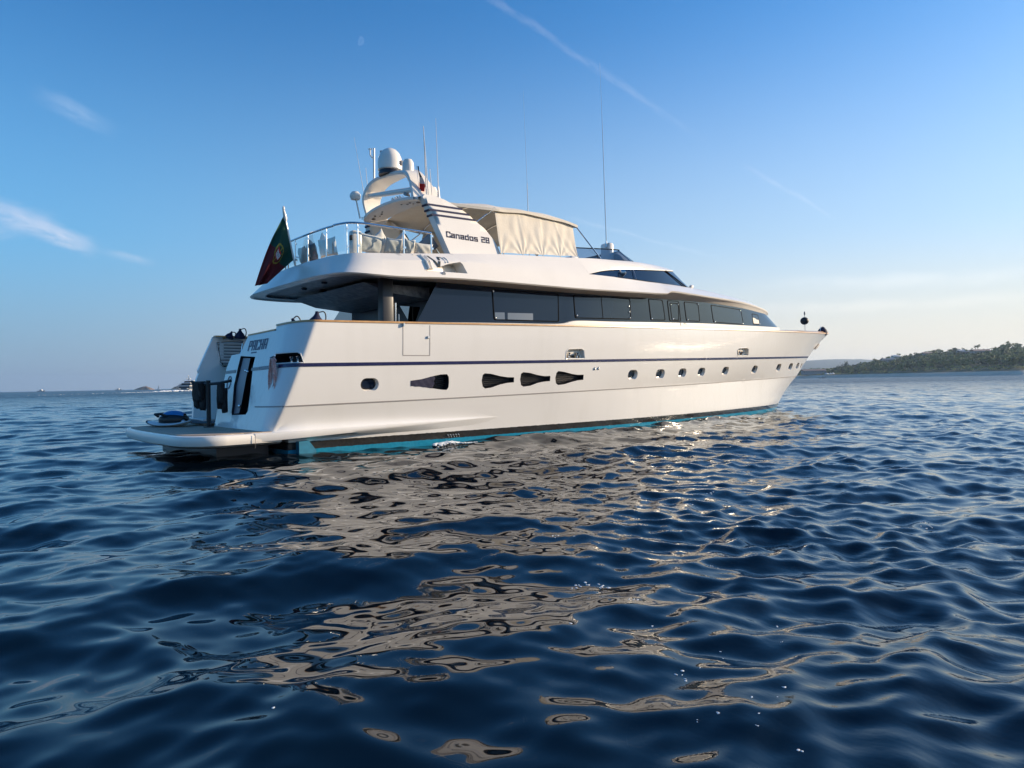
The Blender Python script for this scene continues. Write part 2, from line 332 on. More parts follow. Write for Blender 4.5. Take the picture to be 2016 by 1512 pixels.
def build_sea():
    rs=[.6]; 
    while rs[-1]<9000: rs.append(rs[-1]*(1.0052 if rs[-1]<900 else 1.03))
    rs=np.array(rs); base=math.atan2(f0[1],f0[0])
    an=np.concatenate([np.arange(-.98,.98,.0042),np.arange(.98,2*math.pi-.98+.03,.06)]); an=np.append(an[an<2*math.pi-.98],2*math.pi-.98)+base
    Rr,A=np.meshgrid(rs,an,indexing='ij'); x=CAM[0]+Rr*np.cos(A); y=CAM[1]+Rr*np.sin(A)
    dense=(np.abs((A-base+math.pi)%(2*math.pi)-math.pi)<.99)
    sp=Rr*.0047*np.where(dense,1,8)
    z,dx,dy=waves(x,y,sp)
    # calm water in the lee of the hull: ripples a little lower near it
    fade=np.clip(1-Rr/1500,0,1); z=z*fade+WL; x=x+dx*fade; y=y+dy*fade
    n,m=x.shape; co=np.stack([x,y,z],-1).reshape(-1,3)
    i,j=np.meshgrid(np.arange(n-1),np.arange(m),indexing='ij'); j2=(j+1)%m
    keep=np.ones_like(j,bool); keep[:,m-1]=False     # last column meets the first (2 pi apart)
    a=i*m+j; q=np.stack([a,a+m,(i+1)*m+j2,i*m+j2],-1)[keep]
    # the first and last angle coincide; close the middle hole with a small fan
    me=bpy.data.meshes.new('sea'); me.vertices.add(len(co)); me.vertices.foreach_set('co',co.astype(np.float32).ravel())
    nf=len(q); me.loops.add(nf*4); me.loops.foreach_set('vertex_index',q.astype(np.int32).ravel()); me.polygons.add(nf)
    me.polygons.foreach_set('loop_start',np.arange(0,nf*4,4,dtype=np.int32)); me.update(calc_edges=True)
    me.polygons.foreach_set('use_smooth',np.ones(nf,bool))
    a2=me.attributes.new('ripple','FLOAT','POINT'); a2.data.foreach_set('value',np.clip((ripple(x,y)-.75)*.9,0,1).astype(np.float32).ravel())
    at=me.attributes.new('unresolved','FLOAT','POINT'); at.data.foreach_set('value',np.clip((sp-.10)/.9,0,1).astype(np.float32).ravel())
    m_=bpy.data.materials.new('sea water'); m_.use_nodes=True; nt=m_.node_tree; N=nt.nodes; L=nt.links; b=N['Principled BSDF']
    b.inputs['Base Color'].default_value=(.0006,.0032,.007,1); b.inputs['Roughness'].default_value=.035; b.inputs['IOR'].default_value=1.45
    tc=N.new('ShaderNodeTexCoord'); prev=None
    def nz(scale,det,st=1.):
        mp=N.new('ShaderNodeMapping'); mp.inputs['Rotation'].default_value=(0,0,-MAIN); mp.inputs['Scale'].default_value=(1,st,1); L.new(tc.outputs['Object'],mp.inputs[0])
        n=N.new('ShaderNodeTexNoise'); n.inputs['Scale'].default_value=scale; n.inputs['Detail'].default_value=det; n.inputs['Roughness'].default_value=.55; L.new(mp.outputs[0],n.inputs['Vector']); return n.outputs['Fac']
    at_=N.new('ShaderNodeAttribute'); at_.attribute_name='unresolved'
    def bump(h,dist,strength,prevn):
        bp=N.new('ShaderNodeBump'); bp.inputs['Distance'].default_value=dist; L.new(h,bp.inputs['Height'])
        if isinstance(strength,float): bp.inputs['Strength'].default_value=strength
        else: L.new(strength,bp.inputs['Strength'])
        if prevn is not None: L.new(prevn,bp.inputs['Normal'])
        return bp.outputs[0]
    patch=nz(.10,2); mr=N.new('ShaderNodeMapRange'); L.new(patch,mr.inputs[0]); mr.inputs[1].default_value=.42; mr.inputs[2].default_value=.62; mr.inputs[3].default_value=.0; mr.inputs[4].default_value=.5
    n0=bump(nz(.55,4,.45),1.0,at_.outputs['Fac'],None)
    n1=bump(nz(2.6,3,.5),.16,at_.outputs['Fac'],n0)
    at2=N.new('ShaderNodeAttribute'); at2.attribute_name='ripple'; mm=N.new('ShaderNodeMath'); mm.operation='MULTIPLY'; L.new(at2.outputs['Fac'],mm.inputs[0]); mm.inputs[1].default_value=.6
    n2=bump(nz(11,3,.45),.012,mm.outputs[0],n1)
    L.new(n2,b.inputs['Normal'])
    ro=N.new('ShaderNodeMapRange'); L.new(at_.outputs['Fac'],ro.inputs[0]); ro.inputs[1].default_value=.15; ro.inputs[3].default_value=.03; ro.inputs[4].default_value=.30; L.new(ro.outputs[0],b.inputs['Roughness'])
    me.materials.append(m_)
    o=bpy.data.objects.new('water',me); link(o,kind='structure')
build_sea()
def sea_z(x,y):
    # height of the sheet at a place (undo the sideways shift once)
    X=np.array([x],float); Y=np.array([y],float); z,dx,dy=waves(X,Y); z,_,_=waves(X-dx,Y-dy); return float(z[0])+WL
# ------------------------------------------------------------------ land and far things
def az(px,D,z=0):    # ground point D metres out along the bearing of photo column px
    d=f0+r0*(px-1008)/1385.; p=CAM+d*D; return np.array([p[0],p[1],z])
rl=np.random.RandomState(5)
M_['beach']=mat('beach sand',(.66,.52,.40),.95,0,1.3,None,(.05,(.52,.42,.33)))
M_['scrub']=mat('scrub ground',(.07,.08,.035),.95,0,1.3,None,(.03,(.14,.12,.06)))
M_['farhill']=mat('far wooded hill',(.035,.05,.035),.95,0,1.3,None,(.006,(.05,.06,.04)))
M_['rock']=mat('island rock',(.34,.22,.16),.95,0,1.3,None,(.04,(.16,.14,.10)))
M_['head']=mat('headland scrub',(.06,.07,.05),.95,0,1.3,None,(.02,(.12,.10,.08)))
M_['foam']=mat('sea foam',(.75,.77,.78),.8,0,1.3)
def noise1(t,seed,octs=5,base=1.):
    r=np.random.RandomState(seed); s=np.zeros_like(t,float)
    for i in range(octs):
        for k in range(2):
            f=base*2**i*r.uniform(.7,1.3); s+=np.sin(t*f+r.uniform(0,6.3))*.5**i
    return s
def shore_D(px): return np.interp(px,[1380,1570,1800,2016,2400,2900],[1150,1050,760,610,560,540])
def sky_px(px):  # ridge height in metres at its crest
    return np.interp(px,[1400,1560,1600,1650,1690,1725,1760,1800,1850,1900,1960,1985,2016,2100,2300,2600,2900],
                        [7,9,10,12.5,17.5,23,25.5,29,31,30.5,29.5,31.5,30,31.5,36,34,28])
def land_h(px,t):    # t 0 at the water's edge, 1 at the crest
    H=sky_px(px); b=np.clip(t/.06,0,1)*4.6
    return np.where(t<.06,b,4.6+(H-4.6)*np.clip((t-.06)/.94,0,1)**.8)
def land_pt(px,t):
    D=shore_D(px)+t*340; return az(px,D,float(land_h(px,t))-.4)
def build_land():
    pxs=np.arange(1400,2900,6.); ts=np.concatenate([[-.05,0,.02,.04,.06],np.arange(.1,1.01,.06),[1.25,1.8]])
    rows=[]
    for px in pxs:
        row=[]
        for t in ts:
            D=shore_D(px)+t*340; h=land_h(px,min(t,1.0)); 
            if t>1: h=land_h(px,1.)*(1-.7*(t-1))
            if t<=0: h=-.9+ (t+.05)*8
            row.append(az(px,D,float(h)-.4+ (0 if t<.1 else .5*math.sin(px*.11+t*9)))) 
        rows.append(row)
    mb=MB(); mb.loft(rows); o=mb.build('hill',[M_['beach'],M_['scrub']],kind='structure',smooth=60)
    k=len(ts)-1
    o.data.polygons.foreach_set('material_index',[0 if (i%k)<4 else 1 for i in range(len(o.data.polygons))])
    # far hill
    rows=[]
    for px in np.arange(1300,2000,5.):
        H=150*np.interp(px,[1300,1450,1560,1640,1690,1760,1850,2000],[.55,.75,.95,1.0,.93,.84,.6,.3])+noise1(np.array([px*.02]),3)[0]*4.0
        rows.append([az(px,5000,-1),az(px,5300,H*.45),az(px,5700,H*.85),az(px,6000,H),az(px,6500,-1)])
    MB().loft(rows).build('hill',M_['farhill'],kind='structure',smooth=60)
def islet(name,px,D,wid,hgt,m,seed,label=None):
    r=np.random.RandomState(seed); rows=[]; n=40; c=az(px,D)
    for i in range(14):
        f=i/13.; row=[]
        for j in range(n):
            a=2*math.pi*j/n; rad=wid*.5*(1-f)**.75*(1+.13*math.sin(3*a+seed)+.09*math.sin(7*a+seed*2)+.05*r.normal()*(1-f)); 
            row.append((c[0]+r0[0]*rad*math.cos(a)+f0[0]*rad*.6*math.sin(a),c[1]+r0[1]*rad*math.cos(a)+f0[1]*rad*.6*math.sin(a),-2+(hgt+2)*f**.9+(r.normal()*.03*hgt if 0<f<1 else 0)))
        rows.append(row)
    MB().loft(rows,True,True).build(name,m,kind='structure',smooth=25)
def leaf(cls,seed=0):
    c={'pine':(.12,.145,.048),'oak':(.16,.17,.06),'olive':(.30,.27,.10),'dark':(.06,.08,.036)}[cls]
    k='leaf '+cls
    if k not in M_: M_[k]=mat(k,c,.8,0,1.3,None,(.12,tuple(q*1.8 for q in c)))
    return M_[k]
M_['bark']=mat('pine bark',(.10,.07,.05),.95)
def crown_faces(mb,c,r,n,rnd,leafs,flat=1.):
    # a spread of small leaf-clump faces through the crown's volume, with lobes
    lob=[(rnd.normal(0,.45,3),rnd.uniform(.35,.6)) for _ in range(7)]
    vs=[];fs=[]
    for i in range(n):
        l,lr=lob[rnd.randint(len(lob))]; d=rnd.normal(0,1,3); d/=np.linalg.norm(d); p=l+d*lr*rnd.uniform(.55,1.); 
        p=np.array([p[0]*r,p[1]*r,p[2]*r*flat])
        a=rnd.normal(0,1,3); a/=np.linalg.norm(a); b=np.cross(a,rnd.normal(0,1,3)); b/=np.linalg.norm(b); s=leafs*rnd.uniform(.6,1.3)
        k=len(vs); vs+=[c+p+a*s,c+p+b*s,c+p-a*s*.9,c+p-b*s*.8]; fs.append((k,k+1,k+2,k+3))
    mb.add(vs,fs)
def build_woods():
    rnd=np.random.RandomState(21)
    mb=MB(); mats=[leaf('pine'),leaf('oak'),leaf('olive'),leaf('dark')]
    for i in range(4200):
        px=rnd.uniform(1480,2750); t=.075+.98*rnd.uniform()**.9
        if px>2100 and (rnd.uniform()<.5 or t<.5): continue
        p=land_pt(px,t); low=t<.2
        r=rnd.uniform(1.6,3.0) if low else rnd.uniform(3.,6.)
        mb.mi=2 if (low and rnd.uniform()<.65) else rnd.choice([0,0,1,3,3])
        p[2]+=r*.35 if low else r*.55+rnd.uniform(0,1.5)
        crown_faces(mb,p,r,34 if low else 50,rnd,r*.25,.55)
    mb.build('woodland',mats,kind='stuff',smooth=0,weld=False)
def tree(px,t,h,r,cls,shape,label,group):
    rnd=np.random.RandomState(int(px*7)%9999); p=land_pt(px,t); r*=1.5; h*=.85; e=empty('pine_tree' if shape!='round' else 'broadleaf_tree',tuple(p),label,'tree',group)
    mb=MB(); lean=rnd.normal(0,.05,2)*h; mb.tube([(0,0,-1),(lean[0]*.4,lean[1]*.4,h*.5),(lean[0],lean[1],h*.86)],[.34,.26,.16],6)
    for k in range(4):
        a=rnd.uniform(0,6.3); mb.tube([(lean[0]*.6,lean[1]*.6,h*.6),(lean[0]+math.cos(a)*r*.6,lean[1]+math.sin(a)*r*.6,h*.9)],[.13,.05],5)
    mb.build('trunk',M_['bark'],e)
    mc=MB(); c=np.array([lean[0],lean[1],h*.93]); crown_faces(mc,c,r,110,rnd,r*.2,.40 if shape=='flat' else (.75 if shape=='round' else 1.6)); mc.build('crown',leaf(cls),e,smooth=0,weld=False)
def house(px,t,wid,dep,hgt,wall,roof,label,rz):
    p=land_pt(px,t); p[2]+=3.4; e=empty('house',tuple(p),label,'house',None,PHI*0+math.atan2(r0[1],r0[0])+rz)
    mb=MB(); mb.box((0,0,hgt/2-1.2),(wid,dep,hgt+2.4)); mb.build('wall',wall,e)
    mr=MB(); 
    o=.5; mr.prism([(-wid/2-o,-dep/2-o,hgt),(wid/2+o,-dep/2-o,hgt),(wid/2+o,0,hgt+dep*.26),(-wid/2-o,0,hgt+dep*.26)],(0,0,.25)); mr.prism([(-wid/2-o,dep/2+o,hgt),(wid/2+o,dep/2+o,hgt),(wid/2+o,0.01,hgt+dep*.26),(-wid/2-o,0.01,hgt+dep*.26)],(0,0,.25)); mr.build('roof',roof,e)
    wid*=1.; n=max(2,int(wid/3.2))
    for i in range(n):
        x=-wid/2+(i+.5)*wid/n; f=MB().box((x,-dep/2-.03,hgt*.5),(1.1,.1,1.3)).build('window',M_['win'],e)
build_land(); build_woods()
islet('island',286,2050,62,10.5,M_['rock'],4); islet('headland',372,2750,130,27,M_['head'],9); islet('headland',346,2700,40,10,M_['head'],2)
tl=[(1654,.62,9,3.2,'dark','tall','dark slim tree standing up left of the wooded slope'),(1666,.6,9.5,3.4,'dark','tall','dark slim tree just right of its twin on the low slope'),
 (1749,1.,7.5,2.4,'pine','flat','small lone pine on the slope just left of the white villa'),(1764,1.02,10,2.2,'pine','flat','low spreading pine in front of the white villa roof'),(1771,1.02,13,2.0,'pine','flat','taller thin pine rising over the white villa'),
 (1793,1.,8,1.6,'pine','round','small pine tuft where the ridge steepens'),(1825,1.,9,3.6,'pine','flat','broad dark pine at the left start of the ridge row'),(1837,1.02,10,3.4,'dark','flat','dark pine with raised crown in the ridge row'),
 (1848,1.02,10.5,2.4,'pine','round','spiky pine beside the raised dark one on the ridge'),(1853,1.02,9,2.6,'pine','flat','leaning pine right of the spiky one on the ridge'),(1871,1.0,9.5,2.8,'pine','flat','open pine with a gap under its crown on the ridge'),
 (1884,1.02,10.5,4.2,'dark','flat','widest umbrella pine in the ridge row'),(1899,1.02,11,1.7,'pine','round','small tuft pine right of the widest umbrella pine'),(1913,1.02,10,1.5,'pine','round','tiny pine in the saddle of the ridge'),
 (1921,1.04,16,1.9,'pine','flat','tall thin stone pine, left of the pair above the saddle'),(1925,1.04,16.8,2.0,'pine','flat','tall thin stone pine, right of the pair above the saddle'),
 (1962,.98,9,5.0,'oak','round','rounded tree left of the highest wooded knoll'),(1980,1.0,9.5,6.0,'oak','round','big rounded tree crowning the highest wooded knoll'),(2001,.98,9,5.,'pine','round','rounded tree right of the highest wooded knoll')]
for q in tl: tree(*q,'trees along the skyline of the headland')
M_['hwhite']=mat('white villa wall',(.72,.70,.66),.8); M_['hroof']=mat('grey blue roof',(.14,.17,.20),.7); M_['hterra']=mat('dusty pink roof',(.32,.22,.18),.8); M_['hgrey']=mat('grey villa wall',(.30,.31,.31),.8)
house(1764,.99,12,7,4.2,M_['hwhite'],M_['hwhite'],'white villa on the skyline among thin pines',.1)
house(1752,.70,24,8,3.2,M_['hgrey'],M_['hroof'],'long grey roofed house in the trees below the white villa',.0)
house(1892,.97,9,6,3.2,M_['hwhite'],M_['hwhite'],'small white house under the widest ridge pine',-.1)
house(1902,.80,20,8,3.2,M_['hgrey'],M_['hroof'],'low grey house half buried in trees at mid slope',.05)
house(1931,.78,22,9,4.,M_['hgrey'],M_['hterra'],'large house with dusty roof on the slope under the saddle',.0)
house(1826,.88,14,7,3.2,M_['hgrey'],M_['hterra'],'house with faded pink roof below the ridge row',.1)
house(1602,.10,34,8,3.0,M_['hgrey'],M_['hterra'],'long low beach building beside the yacht bow',.0)
def parasol_tent(px,t,s,label,i):
    p=land_pt(px,t); e=empty('beach_tent',tuple(p),label,'tent','white tents on the beach')
    MB().add([(-s,-s,2.4),(s,-s,2.4),(s,s,2.4),(-s,s,2.4),(0,0,4.4)],[(0,1,4),(1,2,4),(2,3,4),(3,0,4),(0,3,2,1)]).build('canopy',M_['hwhite'],e,smooth=0)
    for a in(-1,1):
        for b in(-1,1): MB().tube([(a*s*.95,b*s*.95,-1),(a*s*.95,b*s*.95,2.4)],.08,5).build('pole',M_['steelb'],e)
parasol_tent(1628,.045,3.0,'leftmost white tent on the beach by the yacht bow',0); parasol_tent(1635,.045,2.2,'middle white tent on the beach by the yacht bow',1); parasol_tent(1640,.05,1.9,'rightmost white tent on the beach by the yacht bow',2)
def small_boat(px,D,L_,label,sail=False,rz=0,colr='hwhite'):
    p=az(px,D,WL); e=empty('small_boat',tuple(p),label,'boat',None,math.atan2(r0[1],r0[0])+rz)
    s=L_; rows=[]
    for x,b,z in((-.5,.13,.10),(-.25,.16,.09),(.1,.16,.10),(.35,.10,.13),(.5,.01,.17)):
        rows.append([(x*s,-b*s,z*s),(x*s*.96,-b*s*.6,-.04*s),(x*s*.95,0,-.07*s),(x*s*.96,b*s*.6,-.04*s),(x*s,b*s,z*s)])
    MB().loft(rows,True,True).build('hull',M_[colr],e)
    if sail:
        MB().tube([(0,0,0),(0,0,1.25*s)],.012*s,6).build('mast',M_['steelb'],e); MB().prism([(.02*s,0,.15*s),(-.42*s,.02*s,.18*s),(.02*s,0,1.22*s)],(0,.03*s,0)).build('sail',M_['hwhite'],e)
    else:
        MB().prism([(-.2*s,-.11*s,.09*s),(.18*s,-.11*s,.1*s),(.08*s,-.1*s,.27*s),(-.17*s,-.1*s,.27*s)],(0,.22*s,0)).build('cabin',M_['hwhite'],e); MB().box((0,0,.19*s),(.2*s,.235*s,.06*s)).build('window',M_['win'],e)
small_boat(1619,900,9,'small grey launch moored off the beach tents',colr='hgrey')
small_boat(313,1750,10,'tiny white sailing boat right of the tan island',True)
small_boat(81,2300,26,'tiny dark vessel on the horizon at far left',colr='hgrey'); small_boat(233,2500,24,'faint small vessel on the horizon left of the tan island',colr='hgrey')
def far_yacht():
    p=az(371.5,430,WL); e=empty('motor_yacht',tuple(p),'white multi deck motor yacht steaming away in the distance with a foaming wake','yacht',None,math.atan2(f0[1],f0[0])+.12)
    # x forward (away from the camera), y port
    def tier(name,x0,x1,b,z0,z1,m,tap=.9):
        return MB().loft([[(x0,-b,z0),(x1*.8,-b,z0),(x1,-b*.35,z0),(x1,b*.35,z0),(x1*.8,b,z0),(x0,b,z0)],[(x0+.2,-b*tap,z1),(x1*.78,-b*tap,z1),(x1*.96,-b*.3,z1),(x1*.96,b*.3,z1),(x1*.78,b*tap,z1),(x0+.2,b*tap,z1)]],True,True).build(name,m,e,smooth=0)
    tier('hull',-10,18,3.3,-.4,1.3,M_['hgrey'],1.04); tier('main_deck',-8,12,3.1,1.3,2.9,M_['win']); tier('deck_overhang',-9,13,3.4,2.9,3.3,M_['hwhite'],1.)
    tier('upper_deck',-5,9,2.7,3.3,4.7,M_['win']); tier('deck_overhang',-6.5,10,3.0,4.7,5.1,M_['hwhite'],1.); tier('sun_deck',-2,6,2.0,5.1,6.0,M_['recess']); tier('hardtop',-3.5,6,2.3,6.0,6.3,M_['hwhite'],1.)
    MB().tube([(0,0,6.3),(0.3,0,9.3)],[.28,.14],8).build('mast',M_['hgrey'],e)
    for y in(-1.,1.): MB().tube([(0,0,7.),(0,y,7.2)],.09,6).ell((0,y,7.45),(.42,.42,.46)).build('satellite_dome',M_['hwhite'],e)
    MB().ell((.3,.15,9.2),(.32,.32,.36)).build('radar_dome',M_['hwhite'],e)
    for s in(-1,1): MB().box((-9.6,s*2.2,1.4),(1.0,.9,.5)).build('stern_stair',M_['hwhite'],e)
far_yacht()
def foam_patch(mb,c,sx,sy,sz,n,rnd,ang):
    ca,sa=math.cos(ang),math.sin(ang)
    for i in range(n):
        u,v=rnd.normal(0,.45,2); x=c[0]+ca*u*sx-sa*v*sy; y=c[1]+sa*u*sx+ca*v*sy; r=rnd.uniform(.25,1)*sz
        mb.ell((x,y,c[2]+r*.25),(r*rnd.uniform(.8,2.2),r*rnd.uniform(.8,2.2),r*.55),7,4)
def wake():
    rnd=np.random.RandomState(3); mb=MB()
    path=[(374,418,1.0),(366,405,.9),(352,395,1.35),(344,388,1.5),(335,380,1.3),(322,368,1.0),(306,355,.8),(290,345,.7),(268,332,.6),(244,318,.6),(215,300,.5),(180,285,.55),(150,272,.42),(105,258,.5),(45,240,.35)]
    for i in range(len(path)-1):
        a,b=path[i],path[i+1]
        for t in np.linspace(0,1,6)[:-1]:
            px=a[0]+(b[0]-a[0])*t; D=a[1]+(b[1]-a[1])*t; s=a[2]+(b[2]-a[2])*t
            if px<235 and math.sin(px*.17)<.55: continue
            p=az(px,D,WL); foam_patch(mb,p,4.5,1.6,s*(.75 if px>315 else .45),6,rnd,math.atan2(r0[1],r0[0])+.25)
    mb.build('wake_foam',M_['foam'],kind='stuff',smooth=60,weld=False)
wake()
def flecks():
    rnd=np.random.RandomState(8); mb=MB()
    pts=[(1350,1333,.012),(1412,1405,.010),(1418,1278,.008),(1543,1355,.009),(1530,1372,.006),(1480,1373,.007),(1372,1420,.006),(1495,1405,.006),(1575,1478,.009),(1490,1432,.006),(1378,1315,.007),(1422,1295,.006),(1540,1265,.007),(1092,1057,.014),(1132,1055,.010),(1068,1053,.006),(1125,1228,.010),(1284,1234,.008),(1402,1107,.012),(1530,1234,.008),(1190,1156,.02),(1142,1155,.028),(1150,1150,.02),(1245,1180,.012),(1400,966,.02),(1355,990,.018),(1820,1028,.035),(1826,1036,.03),(540,1392,.01)]
    for x,y,r in pts:
        d=pdir(x,y); t=(WL-CAM[2])/d[2]; p=CAM+d*t
        for _ in range(2): z=sea_z(p[0],p[1]); t=(z-CAM[2])/d[2]; p=CAM+d*t
        r=min(r,.016)
        for k in range(2 if r<.012 else 5):
            q=rnd.normal(0,r*(.55 if r<.012 else 1.8),2); rr_=r*.8; mb.ell((p[0]+q[0],p[1]+q[1],sea_z(p[0]+q[0],p[1]+q[1])+rr_*.08),(rr_*rnd.uniform(.3,1.3),rr_*rnd.uniform(.3,1.3),rr_*.28),8,5)
    mb.build('foam_flecks',M_['foam'],kind='stuff',weld=False)
flecks()
def moon():
    d=pdir(708.5,80); c=CAM+d*30000; r=30000*10./1385*.8
    # only the sunlit part of the disc shows against the blue: a half globe turned towards the sun's side
    v=Vector(-d); s=(Vector(RT)*.93-Vector(UP)*.36).normalized(); rows=[]
    for i in range(13):
        a=math.pi*i/12; row=[]
        for j in range(13):
            b=math.pi*.5-math.pi*.62*j/12; up=s.cross(v).normalized()
            row.append(Vector(c)+(up*math.cos(a)+(s*math.sin(b)+v*math.cos(b))*math.sin(a))*r)
        rows.append(row)
    m=bpy.data.materials.new('moonlight'); m.use_nodes=True; nt=m.node_tree; nt.nodes.remove(nt.nodes['Principled BSDF']); em=nt.nodes.new('ShaderNodeEmission')
    tc=nt.nodes.new('ShaderNodeTexCoord'); n=nt.nodes.new('ShaderNodeTexNoise'); n.inputs['Scale'].default_value=4; nt.links.new(tc.outputs['Generated'],n.inputs['Vector'])
    tr=nt.nodes.new('ShaderNodeBsdfTransparent'); ad=nt.nodes.new('ShaderNodeAddShader'); em.inputs[0].default_value=(.55,.6,.7,1)
    mr=nt.nodes.new('ShaderNodeMapRange'); nt.links.new(n.outputs['Fac'],mr.inputs[0]); mr.inputs[3].default_value=.0; mr.inputs[4].default_value=.11; nt.links.new(mr.outputs[0],em.inputs[1])
    nt.links.new(em.outputs[0],ad.inputs[0]); nt.links.new(tr.outputs[0],ad.inputs[1]); nt.links.new(ad.outputs[0],nt.nodes['Material Output'].inputs[0])
    MB().loft(rows).build('moon',m,None,label='pale half moon faint in the blue daytime sky',cat='moon')
moon()

import numpy as np
def pch(xs,ys):
    # monotone cubic (pchip) with linear extrapolation
    xs=np.array(xs,float); ys=np.array(ys,float); h=np.diff(xs); d=np.diff(ys)/h
    m=np.zeros_like(xs); m[0]=d[0]; m[-1]=d[-1]
    for i in range(1,len(xs)-1):
        if d[i-1]*d[i]>0:
            w1=2*h[i]+h[i-1]; w2=h[i]+2*h[i-1]; m[i]=(w1+w2)/(w1/d[i-1]+w2/d[i])
    def f(x):
        x=np.asarray(x,float); i=np.clip(np.searchsorted(xs,x)-1,0,len(xs)-2)
        t=(x-xs[i])/h[i]; t2=t*t; t3=t2*t
        v=(2*t3-3*t2+1)*ys[i]+(t3-2*t2+t)*h[i]*m[i]+(-2*t3+3*t2)*ys[i+1]+(t3-t2)*h[i]*m[i+1]
        v=np.where(x<xs[0],ys[0]+m[0]*(x-xs[0]),v); v=np.where(x>xs[-1],ys[-1]+m[-1]*(x-xs[-1]),v)
        return v
    return f
# hull level curves: sheer, stripe, knuckle, boot top, bottom
Zs=pch([-2,1,3.2,8.18,14,20,25,30.8],[2.76,2.8,2.85,2.97,3.125,3.30,3.455,3.66])
Zt=pch([-2,.7,3.2,8.2,14,20.7,28.6],[1.81,1.86,1.9,1.98,2.09,2.23,2.42])
Zk=pch([-2,.7,3.2,8.2,14,20,27.3],[.95,.99,1.02,1.10,1.2,1.315,1.46])
b_s=pch([-2,1,8,10.3,13,15.2,18,21.3,24.5,27.1,29,30.8,31.4],[3.1,3.1,3.15,3.1,2.95,2.72,2.42,2.02,1.55,1.0,.52,0,-.2])
b_t=pch([-2,.7,8,11,13.5,16.3,20.7,24.5,26.5,28.6,29.2],[3.06,3.06,3.1,3.03,2.86,2.55,1.88,1.1,.63,0,-.2])
b_k=pch([-2,.5,8,10.8,13.6,16,19.5,23.2,25.3,27.35,28],[2.9,2.95,2.97,2.86,2.62,2.3,1.68,1.0,.55,0,-.2])
b_b=pch([-2,.5,6.5,10.5,13,16,20,23,25.6,26.2],[2.68,2.7,2.8,2.76,2.62,2.3,1.6,.92,0,-.25])
b_0=pch([-2,.5,6.5,10.5,13,16,20,23,25.0,26],[2.6,2.62,2.72,2.66,2.5,2.1,1.38,.66,0,-.4])
def hull_b(X,Z):
    X,Z=np.broadcast_arrays(np.asarray(X,float),np.asarray(Z,float))
    zs,zt,zk=Zs(X),Zt(X),Zk(X); bs,bt,bk,bb,b0=b_s(X),b_t(X),b_k(X),b_b(X),b_0(X)
    # quadratic through knuckle, stripe, sheer
    def lag(z):
        return bk*(z-zt)*(z-zs)/((zk-zt)*(zk-zs))+bt*(z-zk)*(z-zs)/((zt-zk)*(zt-zs))+bs*(z-zk)*(z-zt)/((zs-zk)*(zs-zt))
    up=lag(Z); lo=bb+(bk-bb)*(Z-.19)/(zk-.19); bo=b0+(bb-b0)*(Z+.6)/.79
    return np.where(Z>=zk,up,np.where(Z>=.19,lo,bo))
def stem_X(Z):
    lo,hi=23.,31.6
    for _ in range(50):
        m=.5*(lo+hi)
        if float(hull_b(m,Z))>0: lo=m
        else: hi=m
    return lo
# deckhouse window band
H_b=[(3.82,2.58,2.92),(5.03,2.6,2.98),(6.72,2.62,3.03),(8.65,2.62,3.09),(9.28,2.62,3.21),(11.93,2.52,3.3),(14.12,2.38,3.37),(16.99,2.15,3.46),(20.03,1.8,3.54),(22.16,1.45,3.6),(23.6,1.1,3.65),(24.5,.65,3.69),(24.85,.25,3.71),(24.9,0,3.71)]
H_t=[(4.5,2.5,3.99),(5.13,2.5,3.98),(6.83,2.52,4.0),(9.57,2.52,4.04),(11.0,2.5,4.07),(12.92,2.4,4.13),(14.97,2.26,4.19),(16.36,2.14,4.23),(17.43,2.03,4.24),(19.64,1.76,4.23),(21.4,1.42,4.19),(22.6,1.1,4.18),(23.5,.65,4.18),(23.85,.25,4.18),(23.9,0,4.18)]
_hb=np.array(H_b[:11]); _ht=np.array(H_t[:12])
hb_y=pch(_hb[:,0],_hb[:,1]); hb_z=pch(_hb[:,0],_hb[:,2]); ht_y=pch(_ht[:,0],_ht[:,1]); ht_z=pch(_ht[:,0],_ht[:,2])
def house_y(X,Z):
    v=(Z-hb_z(X))/(ht_z(X)-hb_z(X)); return hb_y(X)+(ht_y(X)-hb_y(X))*v
def wing_b(Z): return 2.28-.43*(np.asarray(Z,float)-4.8)

# ------------------------------------------------------------------ the yacht (boat axes are the world axes: bow +X, starboard -Y)
Y_=empty('motor_yacht',(0,0,0),'large white three level motor yacht at anchor with blue stripe, seen from its starboard quarter','yacht')
UA=.75
def X_t(Z): return -.05+.29*(Z-.49)
def q_a(Z): return .17+.085*(Z-.49)
def q_c(Z): return .38+.24*(Z-.49)
def hpos(u,Z,off=0.):
    u=np.asarray(u,float); Z=np.asarray(Z,float); u,Z=np.broadcast_arrays(u,Z)
    def P(u,Z):
        a=q_a(Z); c=q_c(Z); ua=X_t(Z)+a; L_=c*1.2; b=hull_b(np.maximum(u,ua),Z); th=np.clip((ua-u)/L_,0,1)*np.pi/2
        X=np.where(u>=ua,u,ua-a*np.sin(th)); Yv=-np.where(u>=ua,b,b-c+c*np.cos(th)-np.maximum(ua-L_-u,0))
        return np.stack([X,Yv,Z],-1)
    p=P(u,Z)
    if np.any(off):
        e=1e-3; n=np.cross(P(u+e,Z)-P(u-e,Z),P(u,Z+e)-P(u,Z-e)); n/=np.linalg.norm(n,axis=-1,keepdims=True); p=p+n*np.asarray(off)[...,None] if hasattr(off,'__len__') else p+n*off
    return p
